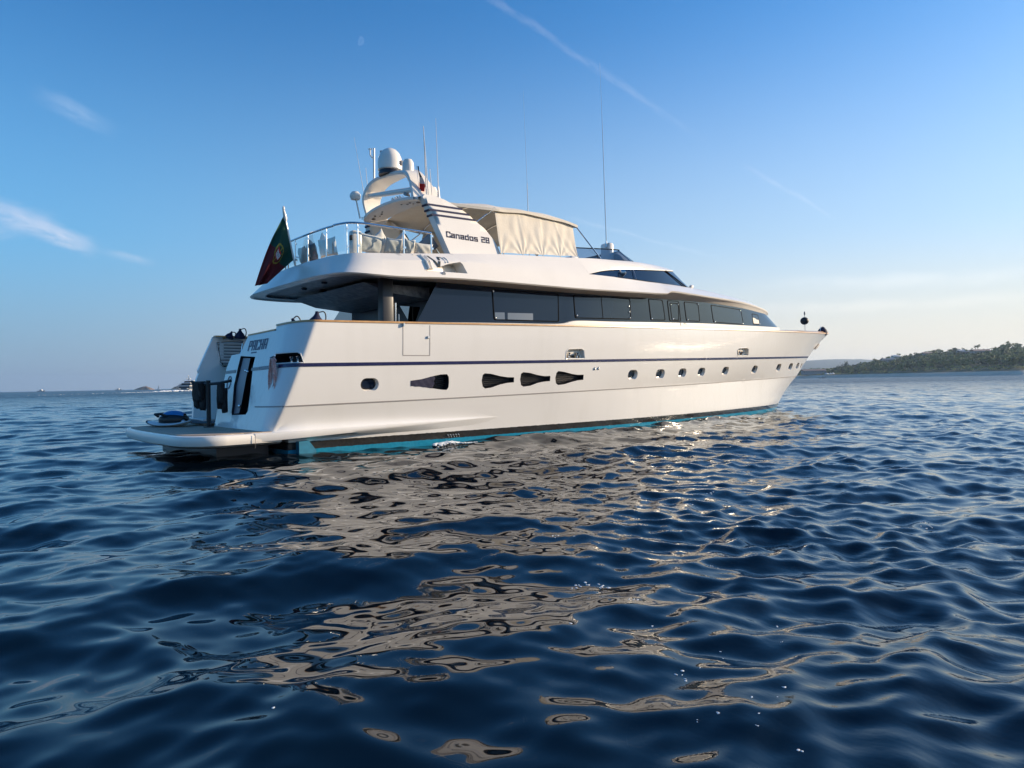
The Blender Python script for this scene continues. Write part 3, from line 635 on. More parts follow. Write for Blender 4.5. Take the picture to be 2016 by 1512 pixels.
# (normal from du x dz points to starboard/aft: outward)
PORT=[(2.256,1.418,.46,.29),(11.55,1.58,.50,.31),(13.09,1.60,.52,.31),(14.48,1.63,.52,.31),(15.84,1.66,.54,.31),(17.81,1.70,.56,.32),(20.71,1.76,.60,.33),(23.69,1.86,.62,.33),(25.5,1.91,.60,.33),(26.75,1.96,.5,.31),(27.55,1.98,.26,.27)]
INT=[[(3.333,1.49),(3.648,1.526),(3.933,1.59),(4.187,1.634),(4.374,1.639),(4.427,1.571),(4.444,1.431),(4.435,1.306),(4.383,1.251),(4.232,1.26),(3.951,1.3),(3.642,1.342),(3.341,1.362)],
 [(5.551,1.655),(5.758,1.641),(6.058,1.58),(6.319,1.548),(6.546,1.543),(6.551,1.409),(6.333,1.398),(6.079,1.359),(5.791,1.282),(5.585,1.263),(5.506,1.319),(5.46,1.465),(5.48,1.61)],
 [(6.859,1.679),(7.111,1.657),(7.394,1.597),(7.633,1.568),(7.873,1.57),(7.875,1.426),(7.651,1.415),(7.419,1.383),(7.149,1.308),(6.901,1.288),(6.814,1.331),(6.761,1.483),(6.782,1.635)],
 [(8.172,1.706),(8.419,1.68),(8.724,1.621),(8.972,1.594),(9.221,1.597),(9.231,1.448),(8.995,1.434),(8.755,1.395),(8.464,1.332),(8.203,1.311),(8.109,1.366),(8.068,1.51),(8.098,1.653)]]
MOOR=[[(-.58,1.915),(-.42,2.07),(-.30,2.12),(.42,2.12),(.51,2.085),(.65,1.915)],[(8.45,2.06),(8.46,2.25),(8.54,2.315),(9.06,2.335),(9.15,2.29),(9.19,2.075)],[(18.55,2.29),(18.47,2.49),(18.58,2.555),(19.3,2.59),(19.45,2.555),(19.53,2.31)]]
DOOR=[(-2.53,2.17),(-1.54,2.11),(-1.58,1.9),(-1.33,.86),(-1.40,.79),(-2.28,.76),(-2.36,.82),(-2.61,1.45),(-2.58,1.9)]
def hull():
    zb=-.5; st=[(stem_X(z),z) for z in np.linspace(zb,3.655,40)]; top=[(u,float(Zs(u))) for u in np.arange(30.4,.75,-.4)]
    bd=[(-3.26,.3),(.45,.3),(.45,zb)]+st+top+[(.75,2.797),(.3,2.79),(-.53,2.78),(-.54,2.69),(-1.39,2.68),(-2.24,2.66),(-2.31,2.59),(-2.59,2.23),(-3.20,2.22),(-3.39,1.92),(-3.41,1.45),(-3.40,.95)]
    ports=[rrect(x-a/2,x+a/2,z-b/2,z+b/2,b*.49,5) for x,z,a,b in PORT]
    kn=[(u,float(Zk(u))) for u in np.arange(-2.2+1.3,27.2,.3)]
    v,f=cdt(bd,ports+INT+MOOR+[DOOR],[kn],.16,.11,lambda u,z:hpos(u,z),fine=(-1.5,1.4,.05,.055)); mb=MB().add(v,f)
    # port side: plain skin, with the wing wall that carries on aft of the stair well
    bd2=[(.02,.3),(.45,.3),(.45,zb)]+[(max(a,.46),b) for a,b in st]+[(u,float(Zs(u))) for u in np.arange(30.4,.8,-.4)]+[(.72,2.82),(.29,1.89),(.31,1.81),(.23,1.63)]
    def pf(x,z): return np.stack([x,hull_b(x,z),z],-1)
    v,f=cdt(bd2,[],[[(u,float(Zk(u))) for u in np.arange(.3,27.2,.3)]],.3,.15,pf); mb.add(v,f)
    # wing: inner face and its thin aft edge
    e=[(.02,.3),(.23,1.63),(.31,1.81),(.29,1.89),(.72,2.82)]
    ed=dens(e,.1,False); mb.loft([[(x,float(hull_b(max(x,.3),z)),z) for x,z in ed],[(x,float(hull_b(max(x,.3),z))-.13,z) for x,z in ed]])
    inn=[(x,z) for x,z in ed]+[(3.4,2.82),(3.4,.3)]
    v,f=cdt(inn,[],[],.3,.3,lambda x,z:np.stack([x,hull_b(np.maximum(x,.3),z)-.13,z],-1)); mb.add(v,f)
    # block edge towards the stair well, and the top of the transom coaming
    be=dens([(-.54,2.69),(-1.39,2.68),(-2.24,2.66),(-2.31,2.59),(-2.59,2.23),(-3.20,2.22),(-3.39,1.92),(-3.41,1.45),(-3.40,.95),(-3.26,.3)],.1,False)
    P=[hpos(u,z) for u,z in be]; mb.loft([P,[p+np.array([.30 if z>2.25 else 1.9,0,0]) for p,(u,z) in zip(P,be)]])
    # bottom and underwater stern
    uu=np.concatenate([[.45],np.arange(.6,25.2,.4),[stem_X(zb)]]); S=[hpos(u,zb) for u in uu]; mb.loft([S,[(p[0],0,-1.0) for p in S],[(p[0],-p[1],zb) for p in S]])
    b=[hpos(.75,z) for z in(.32,.19,0,zb)]; b=[(.45,p[1],p[2]) for p in b]; mb.loft([b,[(p[0],-p[1],p[2]) for p in b]])
    # bulwark inside, deck
    us=np.concatenate([[.75],np.arange(1,30.6,.4),[30.7]]); o=np.array([hpos(u,float(Zs(u))) for u in us]); i=o.copy(); i[:,1]=np.minimum(o[:,1]+.13,0); d=i.copy(); d[:,2]=np.maximum(i[:,2]-.75*np.clip((29.0-i[:,0])/2.2,.04,1),2.05); d[:,1]=[-max(float(hull_b(max(a,UA),c))-.12,0.) for a,b_,c in d]; d[-1]=i[-1]
    for s in(1,-1):
        q=np.array([1,s,1]); mb.loft([o*q,i*q,d*q]); 
    mb.loft([d,[(p[0],0,p[2]+.02) for p in d],d*np.array([1,-1,1])])
    hl=mb.build('hull',M_['hull'],Y_,smooth=28)
    # ---- openings
    def rim(poly,depth,shr,name_m,n=.08):
        pl=dens(poly,n); c=np.mean(pl,0); a=[hpos(u,z) for u,z in pl]; sm=[tuple(c+(np.array(p)-c)*shr) for p in pl]; b=[hpos(u,z,-depth) for u,z in sm]
        m=MB(); m.loft([a,b],True); return m,sm
    for k,(x,z,a,b) in enumerate(PORT):
        m,sm=rim(ports[k],.09,.86,None,.05); o=m.build('porthole',M_['white'],hl); 
        mid=np.mean(sm,0); g=MB(); g.loft([[hpos(u,v,-.088) for u,v in sm],[hpos(mid[0]+(u-mid[0])*.8,mid[1]+(v-mid[1])*.8,-.075) for u,v in sm]],True); g.build('rim',M_['steel'] if k else M_['black'],o)
        ins=[(mid[0]+(u-mid[0])*.82,mid[1]+(v-mid[1])*.82) for u,v in sm]; MB().add([hpos(u,v,-.082) for u,v in ins],[tuple(range(len(ins)))]).build('pane',M_['win'],o,smooth=0)
    for k,pl in enumerate(INT):
        m,sm=rim(pl,.16,.93,None); o=m.build('air_intake',M_['recess'],hl); c=[hpos(u,v,-.155) for u,v in sm]
        v,f=cdt(sm,[],[],.1,.08,lambda u,z:hpos(u,z,-.15)); MB().add(v,f).build('back_plate',M_['recess'],o)
        # fine horizontal louvres inside
        us=[p[0] for p in sm]; lv=MB()
        for zz in np.arange(min(p[1] for p in sm)+.04,max(p[1] for p in sm)-.02,.05):
            seg=[u for u in np.arange(min(us),max(us),.05) if inpoly([u],[zz],sm)[0]]
            if len(seg)>2: lv.loft([[hpos(u,zz,-.06) for u in seg],[hpos(u,zz-.02,-.12) for u in seg]])
        lv.build('louvre',M_['recess'],o)
        if k==0:   # one intake has a navy cover with a torn edge over its narrow end
            cv=[p for p in pl if p[0]<3.95]; top=[(3.333,1.49),(3.648,1.526),(3.99,1.60)]; bot=[(3.95,1.3),(3.642,1.342),(3.341,1.362)]
            e=[(4.03,1.54),(3.98,1.47),(4.02,1.41),(3.97,1.34)]; q=top+e+bot; v,f=cdt(q,[],[],.07,.06,lambda u,z:hpos(u,z,.006+.006*np.sin(u*31)*np.sin(z*29))); MB().add(v,f).build('cover',M_['fender'],o)
    for k,pl in enumerate(MOOR):
        dp=.34 if k==0 else .11; m,sm=rim(pl,dp,.97,None); lining=M_['recess'] if k==0 else M_['white']; o=m.build('mooring_port',lining,hl)
        v,f=cdt(sm,[],[],.15,.1,lambda u,z:hpos(u,z,-dp)); MB().add(v,f).build('back_plate',lining,o)
        cu=np.mean([p[0] for p in pl]); zb_=min(p[1] for p in pl)
        if k: 
            pp=[(cu-.3,zb_+.02),(cu+.28,zb_+.02),(cu+.28,zb_+.09),(cu-.3,zb_+.09)]; MB().loft([[hpos(u,z,-.105) for u,z in pp],[hpos(u,z,-.095) for u,z in pp]],True,True).build('sill',M_['black'],o)
        for du in((.12,.35) if k==0 else (-.22,.12)):
            p=hpos(cu+du,zb_,-.12 if k==0 else -.04); MB().lathe([(.055,0),(.03,.02),(.025,.07),(.05,.13),(.06,.15),(.0,.155)],p+np.array([0,0,.01]),14).build('bollard',M_['steel'],o)
        fr=dens(pl,.06); MB().loft([[hpos(u,z,.004) for u,z in fr],[hpos(u,z,.012) for u,z in ringpoly(fr,-.022)],[hpos(u,z,.001) for u,z in ringpoly(fr,-.035)]],True).build('rim',M_['white'] if k else M_['hull'],o)
    # transom doorway: black opening with its grey door leaf standing half open
    m,sm=rim(DOOR,.5,.98,None); dr=m.build('transom_door',M_['recess'],hl); v,f=cdt(sm,[],[],.3,.3,lambda u,z:hpos(u,z,-.5)); MB().add(v,f).build('back_plate',M_['recess'],dr)
    lf=[(-2.48,2.13),(-1.99,2.11),(-2.03,1.62),(-1.98,.82),(-2.32,.80),(-2.57,1.45)]; v,f=cdt(lf,[],[],.2,.2,lambda u,z:hpos(u,z,-.05)); MB().add(v,f).build('door_leaf',mat('grey door leaf',(.22,.21,.24),.4),dr)
    for u,z in((-2.04,1.80),(-2.0,.98)): MB().ell(hpos(u,z,-.02),(.035,.05,.04)).build('hinge',M_['steel'],dr)
    MB().ell(hpos(-1.92,1.78,-.02),(.03,.06,.03)).build('handle',M_['steel'],dr)
    # stripes and grooves: ribbons laid just proud of the skin
    def ribbon(us,zf,h,off,m,name):
        rows=[[hpos(u,float(zf(u))+h/2,.001) for u in us],[hpos(u,float(zf(u))+h/2,off) for u in us],[hpos(u,float(zf(u))-h/2,off) for u in us],[hpos(u,float(zf(u))-h/2,.001) for u in us]]
        return MB().loft(rows).build(name,m,hl)
    ribbon(np.concatenate([np.arange(-1.12,28.4,.12),[28.45]]),Zt,.075,.012,M_['navy'],'rub_stripe')
    ribbon(np.arange(-1.62,-1.10,.08),Zt,.07,.010,M_['groove'],'rub_stripe'); ribbon(np.arange(-3.38,-2.60,.08),Zt,.07,.010,M_['groove'],'rub_stripe')
    ribbon(np.concatenate([np.arange(-.95,27.0,.15),[27.2]]),lambda u:Zk(u)+.004,.026,.008,M_['groove'],'knuckle_line')
    # boarding gate in the bulwark: groove lines, latch
    g=MB()
    for a,b in(((3.10,2.79),(3.10,2.085)),((3.10,2.085),(3.845,2.09)),((3.845,2.09),(3.845,2.82))):
        n=12; L_=[(a[0]+(b[0]-a[0])*t/n,a[1]+(b[1]-a[1])*t/n) for t in range(n+1)]; vert=a[0]==b[0]; w_=.010
        g.loft([[hpos(u-(w_ if vert else 0),z-(0 if vert else w_),.003) for u,z in L_],[hpos(u+(w_ if vert else 0),z+(0 if vert else w_),.003) for u,z in L_]])
    gt=g.build('boarding_gate',M_['groove'],hl); MB().box(hpos(3.80,2.53,.015),(.06,.03,.05)).build('latch',M_['steelb'],gt)
    MB().box(hpos(3.105,2.80,.03),(.03,.05,.08)).build('hinge',M_['steel'],gt)
    # drain fittings, anchor, nameplate
    for u,z in((9.69,1.775),(9.86,1.785)): MB().lathe([(.0,.03),(.035,.03),(.05,.0)],hpos(u,z,.0),10,(0,-1,0)).build('drain_fitting',M_['steelb'],hl)
    for u in(4.55,4.63,4.71,4.79,4.87): MB().lathe([(.0,.02),(.014,.02),(.02,0)],hpos(u,.12,0),8,(0,-1,0)).build('drain_fitting',M_['steelb'],hl)
    MB().tube([(29.30,0,2.84),(29.50,0,2.95),(29.70,0,3.08)],[.04,.06,.05],8).build('anchor',M_['groove'],Y_)
    # teak capping along the sheer
    us=np.concatenate([np.arange(-.52,30.6,.16),[30.72]]); top=lambda u: 2.797+(-.018*(UA-u)/1.3) if u<UA else float(Zs(u))
    A=np.array([hpos(u,top(u),.018) for u in us]); I=np.array([hpos(u,top(u),-.16) for u in us]); I[:,1]=np.minimum(I[:,1],0); A[:,1]=np.minimum(A[:,1],0)
    up=np.array([0,0,.03]); dn=np.array([0,0,-.012])
    for s in(1,-1):
        q=np.array([1,s,1]); k=0 if s==1 else 8
        MB().loft([(A+dn)[k:]*q,(A+up*.7)[k:]*q,(A*.97+I*.03+up)[k:]*q,(I+up)[k:]*q,(I+dn)[k:]*q],False).build('cap_rail',M_['varnish'],hl)
    us=np.arange(-2.24,-.53,.1); A=np.array([hpos(u,2.685+(u+.54)*.012,.012) for u in us]); I=np.array([hpos(u,2.685+(u+.54)*.012,-.14) for u in us])
    MB().loft([A+dn,A+up*.7,I+up,I+dn]).build('cap_rail',M_['varnish'],hl)
    MB().box((1.25,2.82,2.83),(1.1,.2,.035)).build('cap_rail',M_['varnish'],hl)
    # louvred window in the port wing wall
    def wi(x,z,o=0): return (x,float(hull_b(max(x,.3),z))-.13-o,z)
    fr=[(.80,2.66),(1.52,2.72),(1.47,2.42),(1.20,1.99),(.97,1.97),(.88,2.12)]; lv=MB().tube([wi(x,z,.015) for x,z in dens(fr,.12)],.022,6,True).build('louvre_panel',M_['steel'],hl)
    v,f=cdt(fr,[],[],.2,.2,lambda x,z:np.stack([x,hull_b(np.maximum(x,.3),z)-.135,z],-1)); MB().add(v,f).build('back_plate',M_['recess'],lv)
    sl=MB()
    for z in np.arange(2.02,2.68,.085):
        xs=[x for x in np.arange(.8,1.53,.03) if inpoly([x],[z],fr)[0]]
        if len(xs)>1: sl.loft([[wi(xs[0],z,.01),wi(xs[-1],z,.01)],[wi(xs[0],z+.06,.03),wi(xs[-1],z+.06,.03)]])
    sl.build('louvre',M_['offwhite'],lv)
    # stair well: steps up to the cockpit and a moulded step block
    for k in range(5): MB().box((.55+.32*k,1.75,.30+.34*k*.5),(.5,1.7,.34*k+.35)).build('step',M_['white'],hl,bevel=.02)
    MB().box((.02,1.72,.55),(.34,1.3,.16)).build('step',M_['offwhite'],hl,bevel=.02)
    # emblem ring on the transom strip
    MB().tube([hpos(-2.98+.12*math.cos(t),1.53+.15*math.sin(t),.01) for t in np.linspace(0,6.283,28)[:-1]],.012,6,True).build('emblem',M_['groove'],hl)
    MB().loft([[hpos(u,z,.003) for u in np.linspace(-1.86,-1.50,6)] for z in(2.20,2.235)]).build('nameplate',M_['letterb'],hl)
    return hl
HULL=hull()
# ---- platform, chine spray rail and underwater strake
def platform():
    P=[]
    for x,y in((.25,-2.86),(-.9,-2.92)): P.append((x,y))
    for t in np.linspace(0,90,9): P.append((-.93-.80*math.sin(R(t)),-2.05-.87*math.cos(R(t))))
    for y in np.linspace(-1.6,1.3,7): P.append((-1.74-.05*math.cos(y*.9),y))
    for t in np.linspace(90,0,9): P.append((-.85-.88*math.sin(R(t)),1.72+.95*math.cos(R(t))))
    P+=[(-.6,2.70),(.25,2.75)]
    P=np.array(P); n=len(P); T=np.gradient(P,axis=0); Nn=np.stack([T[:,1],-T[:,0]],1); Nn/=np.linalg.norm(Nn,axis=1,keepdims=True)
    if Nn[n//2][0]>0: Nn=-Nn
    def ring(off,z): return [(p[0]+q[0]*off if 0<i<n-1 else p[0],p[1]+q[1]*off,z) for i,(p,q) in enumerate(zip(P,Nn))]
    rows=[ring(-.17,.452),ring(-.07,.455),ring(-.02,.44),ring(.0,.40),ring(.006,.32),ring(-.02,.25),ring(-.10,.205),ring(-.6,.15)]
    mb=MB().loft(rows); r=rows[0]; mb.add(r,[tuple(range(len(r)))]); r=rows[-1]; mb.add(r,[tuple(range(len(r)))])
    pf=mb.build('swim_platform',M_['white'],Y_,smooth=40)
    r=ring(-.10,.468); r2=ring(-.10,.44); MB().loft([r2,r]).add(r,[tuple(range(len(r)))]).build('teak_deck',M_['teak'],pf)
    # join line where the platform meets the hull moulding
    MB().tube([(-.33,-2.925,.44),(-.335,-2.935,.34),(-.32,-2.88,.2),(-.30,-2.80,.14)],.005,5).build('joint',M_['groove'],pf)
    MB().box((-.3,0,.0),(1.1,4.2,.26)).build('bracket',M_['recess'],pf)
    def hy(x,z):
        a=float(q_a(z)); c=float(q_c(z)); ua=float(X_t(z))+a; b=float(hull_b(max(x,ua),z)); q=min(max((ua-x)/a,0),1); return b-c+c*math.sqrt(max(0,1-q*q))
    for s in(-1,1):
        rows=[]
        for x in np.concatenate([[-.33,-.2,-.06],np.arange(.02,5.8,.2),[5.95,6.12]]):
            t=np.clip(x/6.12,0,1); h=lambda z: hy(x,z); out=(2.95 if x<3 else 2.95-.01*(x-3))-.065*max(0,min(1,(.6-x)/.9))
            e=max(1-t**3,0.0); zo=.445+.075*t; zl=zo-.15*(1-t)-.015; b0=h(.70); 
            o=lambda f: (h(.5)+ (out-h(.5))*f)*1.
            yo=h(.5)+(out-h(.5))*max(e,.02); zt=zo+.005+(.86-zo)*max(0,min(1,x/.7))**1.3; R_=[]
            for q in np.linspace(0,1,8): z=zt-(zt-zo)*(1-(1-q)**1.7); hz=h(max(z,.3))+.0015; R_.append((x,s*(hz+(yo-hz)*q**2.1),z))
            R_+= [(x,s*(yo+.012*min(1,(zo-zl)/.1)),(zo+zl)/2),(x,s*(yo-.02*(1-t)),zl),(x,s*(h(.25)-.02),.25)]; rows.append(R_)
        MB().loft(rows,False,True).build('spray_rail',M_['hull'],Y_,smooth=40)
        MB().prism([(.62,s*2.70,.22),(.84,s*2.70,.23),(1.0,s*2.70,.02),(1.1,s*2.70,-.4),(.62,s*2.70,-.4)],(0,s*.17,0)).build('trim_bracket',mat('turquoise underwater paint',(.012,.16,.26),.5,0,1.5,None,(12,(.015,.2,.32))),Y_)
platform()
# ---- stroke lettering
GL={'C':[[(.95,.8),(.95,1),(.12,1),(.12,0),(.95,0),(.95,.2)]],'a':[[(.1,.7),(.85,.7),(.85,0),(.12,0),(.12,.36),(.85,.36)]],'n':[[(.12,0),(.12,.7),(.85,.7),(.85,0)]],'d':[[(.85,1),(.85,0),(.12,0),(.12,.7),(.85,.7)]],
 'o':[[(.12,0),(.85,0),(.85,.7),(.12,.7),(.12,0)]],'s':[[(.85,.7),(.12,.7),(.12,.36),(.85,.36),(.85,0),(.1,0)]],'2':[[(.1,1),(.85,1),(.85,.52),(.12,.52),(.12,0),(.9,0)]],'8':[[(.12,0),(.85,0),(.85,1),(.12,1),(.12,0)],[(.12,.52),(.85,.52)]],
 'P':[[(.12,0),(.12,1),(.85,1),(.85,.45),(.12,.45)]],'A':[[(.12,0),(.12,1),(.85,1),(.85,0)],[(.12,.42),(.85,.42)]],'H':[[(.12,0),(.12,1)],[(.85,0),(.85,1)],[(.12,.5),(.85,.5)]],' ':[]}
def letters(txt,fn,x0,x1,z0,h,wt,slant,adv=None,zs=0.,track=.22,wt_v=None):
    mb=MB(); n=sum(.55 if c==' ' else 1 for c in txt); cw=(x1-x0)/(n+ (n-1)*track); x=x0
    for c in txt:
        for st in GL[c]:
            for a,b in zip(st[:-1],st[1:]):
                a=np.array(a);b=np.array(b); d=b-a; l=np.linalg.norm(d*np.array([cw,h])); vert=abs(d[0])<1e-6
                ww=(wt_v or wt) if vert else wt
                p0=np.array([a[0]*cw,a[1]*h]); p1=np.array([b[0]*cw,b[1]*h]); t=(p1-p0)/l; nn=np.array([-t[1],t[0]])*ww/2; e=t*wt/2
                q=[p0-e-nn,p1+e-nn,p1+e+nn,p0-e+nn]
                Q=[fn(x+v[0]+slant*v[1],z0+v[1]+zs*(x+v[0]-x0)) for v in q]; k=len(mb.v); mb.add(Q,[(0,1,2,3)])
        x+=cw*(.55 if c==' ' else 1)+cw*track
    return mb
letters('PACHA',lambda u,z:hpos(u,z,.006),-2.10,-.95,2.285,.215,.030,.26,track=.30,wt_v=.075).build('name_lettering',M_['letterb'],HULL,smooth=0,weld=False)

# ------------------------------------------------------------------ superstructure
def cat_(pts,n=6):   # Catmull-Rom through control points, n samples per span
    P=[np.array(p,float) for p in pts]; o=[]
    for i in range(len(P)-1):
        a=P[max(i-1,0)]; b=P[i]; c=P[i+1]; d=P[min(i+2,len(P)-1)]
        m1=(c-a)*.5; m2=(d-b)*.5
        L_=np.linalg.norm(c-b); 
        for m in (m1,m2):
            q=np.linalg.norm(m)
            if q>1.6*L_: m*=1.6*L_/q
        for k in range(n):
            t=k/n; o.append((2*t**3-3*t**2+1)*b+(t**3-2*t**2+t)*m1+(-2*t**3+3*t**2)*c+(t**3-t**2)*m2)
    o.append(P[-1]); return np.array(o)
def both(mb,rows,**k):
    rows=[np.asarray(r,float) for r in rows]
    mb.loft([r*np.array([1,-1,1]) for r in rows],**k); mb.loft(rows,**k); return mb
def lerp(a,b,t): return a+(b-a)*t
L1=[(1.42,0,3.95),(1.43,1.2,3.95),(1.52,2.25,3.95),(1.88,2.93,3.95),(3.1,3.05,3.95),(4.8,3.06,4.04),(7,3.05,4.08),(9.1,3.02,4.11),(11.3,2.96,4.185),(13.38,2.88,4.27),(13.84,2.8,4.385),(15.27,2.6,4.41),(16.65,2.4,4.42),(17.95,2.2,4.44),(19.44,1.95,4.45),(21.4,1.53,4.39),(22.6,1.18,4.33),(23.5,.74,4.28),(23.95,.3,4.26),(24.0,0,4.26)]
L3=[(1.86,0,4.50),(1.88,1.1,4.49),(1.98,2.0,4.48),(2.28,2.5,4.49),(3.3,2.57,4.575),(4.9,2.55,4.74),(6.6,2.5,4.91),(9.68,2.4,5.13)]
L2=[(1.70,0,4.28),(1.71,1.14,4.28),(1.81,2.1,4.27),(2.13,2.68,4.28),(3.2,2.83,4.37),(5.08,2.85,4.5),(7.0,2.84,4.54),(9.82,2.76,4.61),(11.5,2.64,4.645),(13.3,2.43,4.68),(13.9,2.33,4.70),(15.1,2.09,4.74),(16.3,1.68,4.82),(17.8,1.5,4.80),(19.4,1.42,4.71),(21.2,1.2,4.61),(22.4,.95,4.48),(23.2,.6,4.38),(23.6,.25,4.33),(23.65,0,4.33)]
c1=cat_(L1); c2=cat_(L2); c3=cat_(L3); N7=7*6+1
# the outer shell of the fly deck: fascia, coaming, forward roof
mb=MB(); S12=[lerp(c1,c2,t) for t in(0,.33,.66,1)]
# the starboard side has an opening for the side locker: leave those faces to a separate patch
XA,XB=3.3,5.6
side=[c1[:N7],c2[:N7],c3]
def sidefn(X,Z):
    o=[]
    for x,z in zip(X,Z):
        q=[]
        for c in side:
            k=24-6; cc=c[k:]; q.append((np.interp(x,cc[:,0],cc[:,2]),np.interp(x,cc[:,0],cc[:,1])))
        o.append((x,-np.interp(z,[a for a,_ in q],[b for _,b in q]),z))
    return np.array(o)
def row_split(rows):
    i0=int(np.argmin(abs(rows[0][:N7,0]-XA))); return i0
def shell_rows(rows,mir):
    rows=[r*np.array([1,mir,1]) for r in rows]
    return rows
both_rows=S12+[lerp(c2[:N7],c3,t) for t in(.33,.66,1)]
mb.loft(S12)                                    # port, all the way round to the bow
mb.loft([c2[:N7],lerp(c2[:N7],c3,.5),c3])
neg=np.array([1,-1,1])
ia=[int(np.argmin(abs(c[:N7,0]-XA))) for c in(c1,c2,c3)]; ib=[int(np.argmin(abs(c[:N7,0]-XB))) for c in(c1,c2,c3)]
i0=max(ia)-1; i1=min(ib)+1
i0=24-2; i1=30+3
mb.loft([r[:i0+1]*neg for r in S12]); mb.loft([r[i1:]*neg for r in S12])
mb.loft([c[:i0+1]*neg for c in(c2[:N7],lerp(c2[:N7],c3,.5),c3)]); mb.loft([c[i1:]*neg for c in(c2[:N7],lerp(c2[:N7],c3,.5),c3)])
bl=[(c[i0,0],c[i0,2]) for c in side]; br=[(c[i1,0],c[i1,2]) for c in side]
LOCK=[(3.80,4.155),(4.22,4.26),(4.56,4.39),(4.98,4.49),(5.04,4.43),(5.10,4.19),(4.60,4.175)]
bd=[(c1[i,0],c1[i,2]) for i in range(i0,i1+1)]+[(br[1][0],br[1][1])]+[(c3[i,0],c3[i,2]) for i in range(i1,i0-1,-1)]+[bl[1]]
ln=[(c2[i,0],c2[i,2]) for i in range(i0,i1+1)]
v,f=cdt(bd,[LOCK],[ln],.12,.1,sidefn); mb.add(v,f)
# roof forward, brow, wheelhouse top
BL=[(9.84,2.74,4.62),(10.76,2.5,4.83),(11.96,2.3,5.01),(13.44,2.15,5.14),(14.36,2.0,5.22),(15.07,1.75,5.3),(15.78,1.38,5.4),(16.22,.9,5.45),(16.4,.4,5.47),(16.42,0,5.47)]
CT=[(9.68,2.4,5.13),(10.43,2.3,5.21),(11.67,2.15,5.3),(12.84,1.98,5.39),(13.75,1.78,5.44),(14.5,1.5,5.49),(15.2,1.2,5.525),(15.7,.8,5.54),(15.9,.4,5.55),(15.92,0,5.55)]
WLn=[(9.82,2.76,4.61),(10.9,2.68,4.63),(11.7,2.62,4.65),(13.39,2.42,4.68),(14.87,2.13,4.73),(15.72,1.88,4.78),(16.48,1.58,4.84),(17.21,1.1,4.90),(17.6,.5,4.93),(17.65,0,4.93)]
cbl=cat_(BL); cct=cat_(CT); cwl=cat_(WLn)
lip=cbl.copy(); lip[:,2]-=.0; lip[:,1]*=.985; 
both(mb,[cbl*np.array([1,.975,1])+np.array([-.03,0,.005]),cbl+np.array([0,0,.0]),cbl+np.outer(np.clip(np.arange(len(cbl))/8.,0,1),[0,0,.035]),lerp(cbl,cct,.45)+np.outer(np.clip(np.arange(len(cbl))/12.,0,1),[0,.035,.03]),lerp(cbl,cct,.8)+np.outer(np.clip(np.arange(len(cbl))/12.,0,1),[0,.015,.03]),cct,cct*np.array([1,0,1])+np.array([0,0,.05])])
k0=11*6; both(mb,[c2[k0:],c2[k0:]*np.array([1,.5,1])+np.array([0,0,.05]),c2[k0:]*np.array([1,0,1])+np.array([0,0,.065])])
# inside of the coaming and the fly deck floor
ci=c3.copy(); ci[:,1]=np.maximum(ci[:,1]-.10,0); ci[:12,0]+=.10; lo=ci.copy(); lo[:,2]=4.12
both(mb,[c3,ci,lo,lo*np.array([1,0,1])])
UPPER=mb.build('upper_shell',M_['white'],Y_,smooth=24)
# soffit under the overhang: a rim, then a recessed panel
H_in=[(1.75,0,3.95),(1.76,1.1,3.95),(1.86,2.0,3.95),(2.2,2.52,3.95),(3.3,2.56,3.95)]+[(x,y-.0,z) for x,y,z in((4.5,2.5,3.985),(6.83,2.52,4.0),(9.57,2.52,4.04),(11.0,2.5,4.07),(12.92,2.4,4.13),(13.6,2.36,4.15),(14.97,2.26,4.19),(16.36,2.14,4.23),(17.43,2.03,4.24),(19.64,1.76,4.23),(21.4,1.42,4.19),(22.6,1.1,4.18),(23.5,.65,4.18),(23.85,.25,4.18),(23.9,0,4.18))]
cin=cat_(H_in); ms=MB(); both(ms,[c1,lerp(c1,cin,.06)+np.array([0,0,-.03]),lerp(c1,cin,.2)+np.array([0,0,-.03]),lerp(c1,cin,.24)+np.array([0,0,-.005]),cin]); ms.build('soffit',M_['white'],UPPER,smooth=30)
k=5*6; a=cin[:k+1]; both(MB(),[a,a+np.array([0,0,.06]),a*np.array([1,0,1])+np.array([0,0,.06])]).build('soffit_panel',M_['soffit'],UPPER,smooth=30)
for x,y in((2.3,.5),(2.25,-.8),(2.9,.6),(3.4,-1.0),(3.2,1.4)): MB().lathe([(.07,0),(.085,-.02),(.05,-.05),(0,-.05)],(x,y,4.01),14).build('downlight',M_['recess'],UPPER)
for x in(4.9,6.2,7.6,9.1,10.6,12.0): MB().lathe([(.04,0),(.03,-.012),(0,-.012)],(x,-2.82,3.99+(x-4.9)*.022-.005),10).build('downlight',M_['steelb'],UPPER)
# side locker recess with its steel hoops
pl=dens(LOCK,.07); A=sidefn([p[0] for p in pl],[p[1] for p in pl]); sm=[(p[0]*.96+4.6*.04,p[1]*.96+4.3*.04) for p in pl]; Bk=A.copy(); Bk[:,1]+=np.clip((A[:,0]-3.8)*.38,.02,.42)
m=MB().loft([A,Bk],False); m.add(Bk,[tuple(range(len(Bk)))]); lk=m.build('side_locker',M_['white'],UPPER,smooth=0)
MB().box((4.06,-2.80,4.20),(.16,.05,.07)).build('hinge',M_['black'],lk)
sg=[]
def on(x,z,o=.02):
    q=sidefn([x],[z])[0]; return (q[0],q[1]-o,q[2])
e0=MB()
for x0,x1,wd in((3.90,3.95,.035),(4.03,4.03,.022)): e0.tube([on(x0,4.58,.02),on((x0+x1)/2,4.4,.03),on(x1,4.20,.03)],wd,8)
e0.build('steel_bar',M_['white'],UPPER)
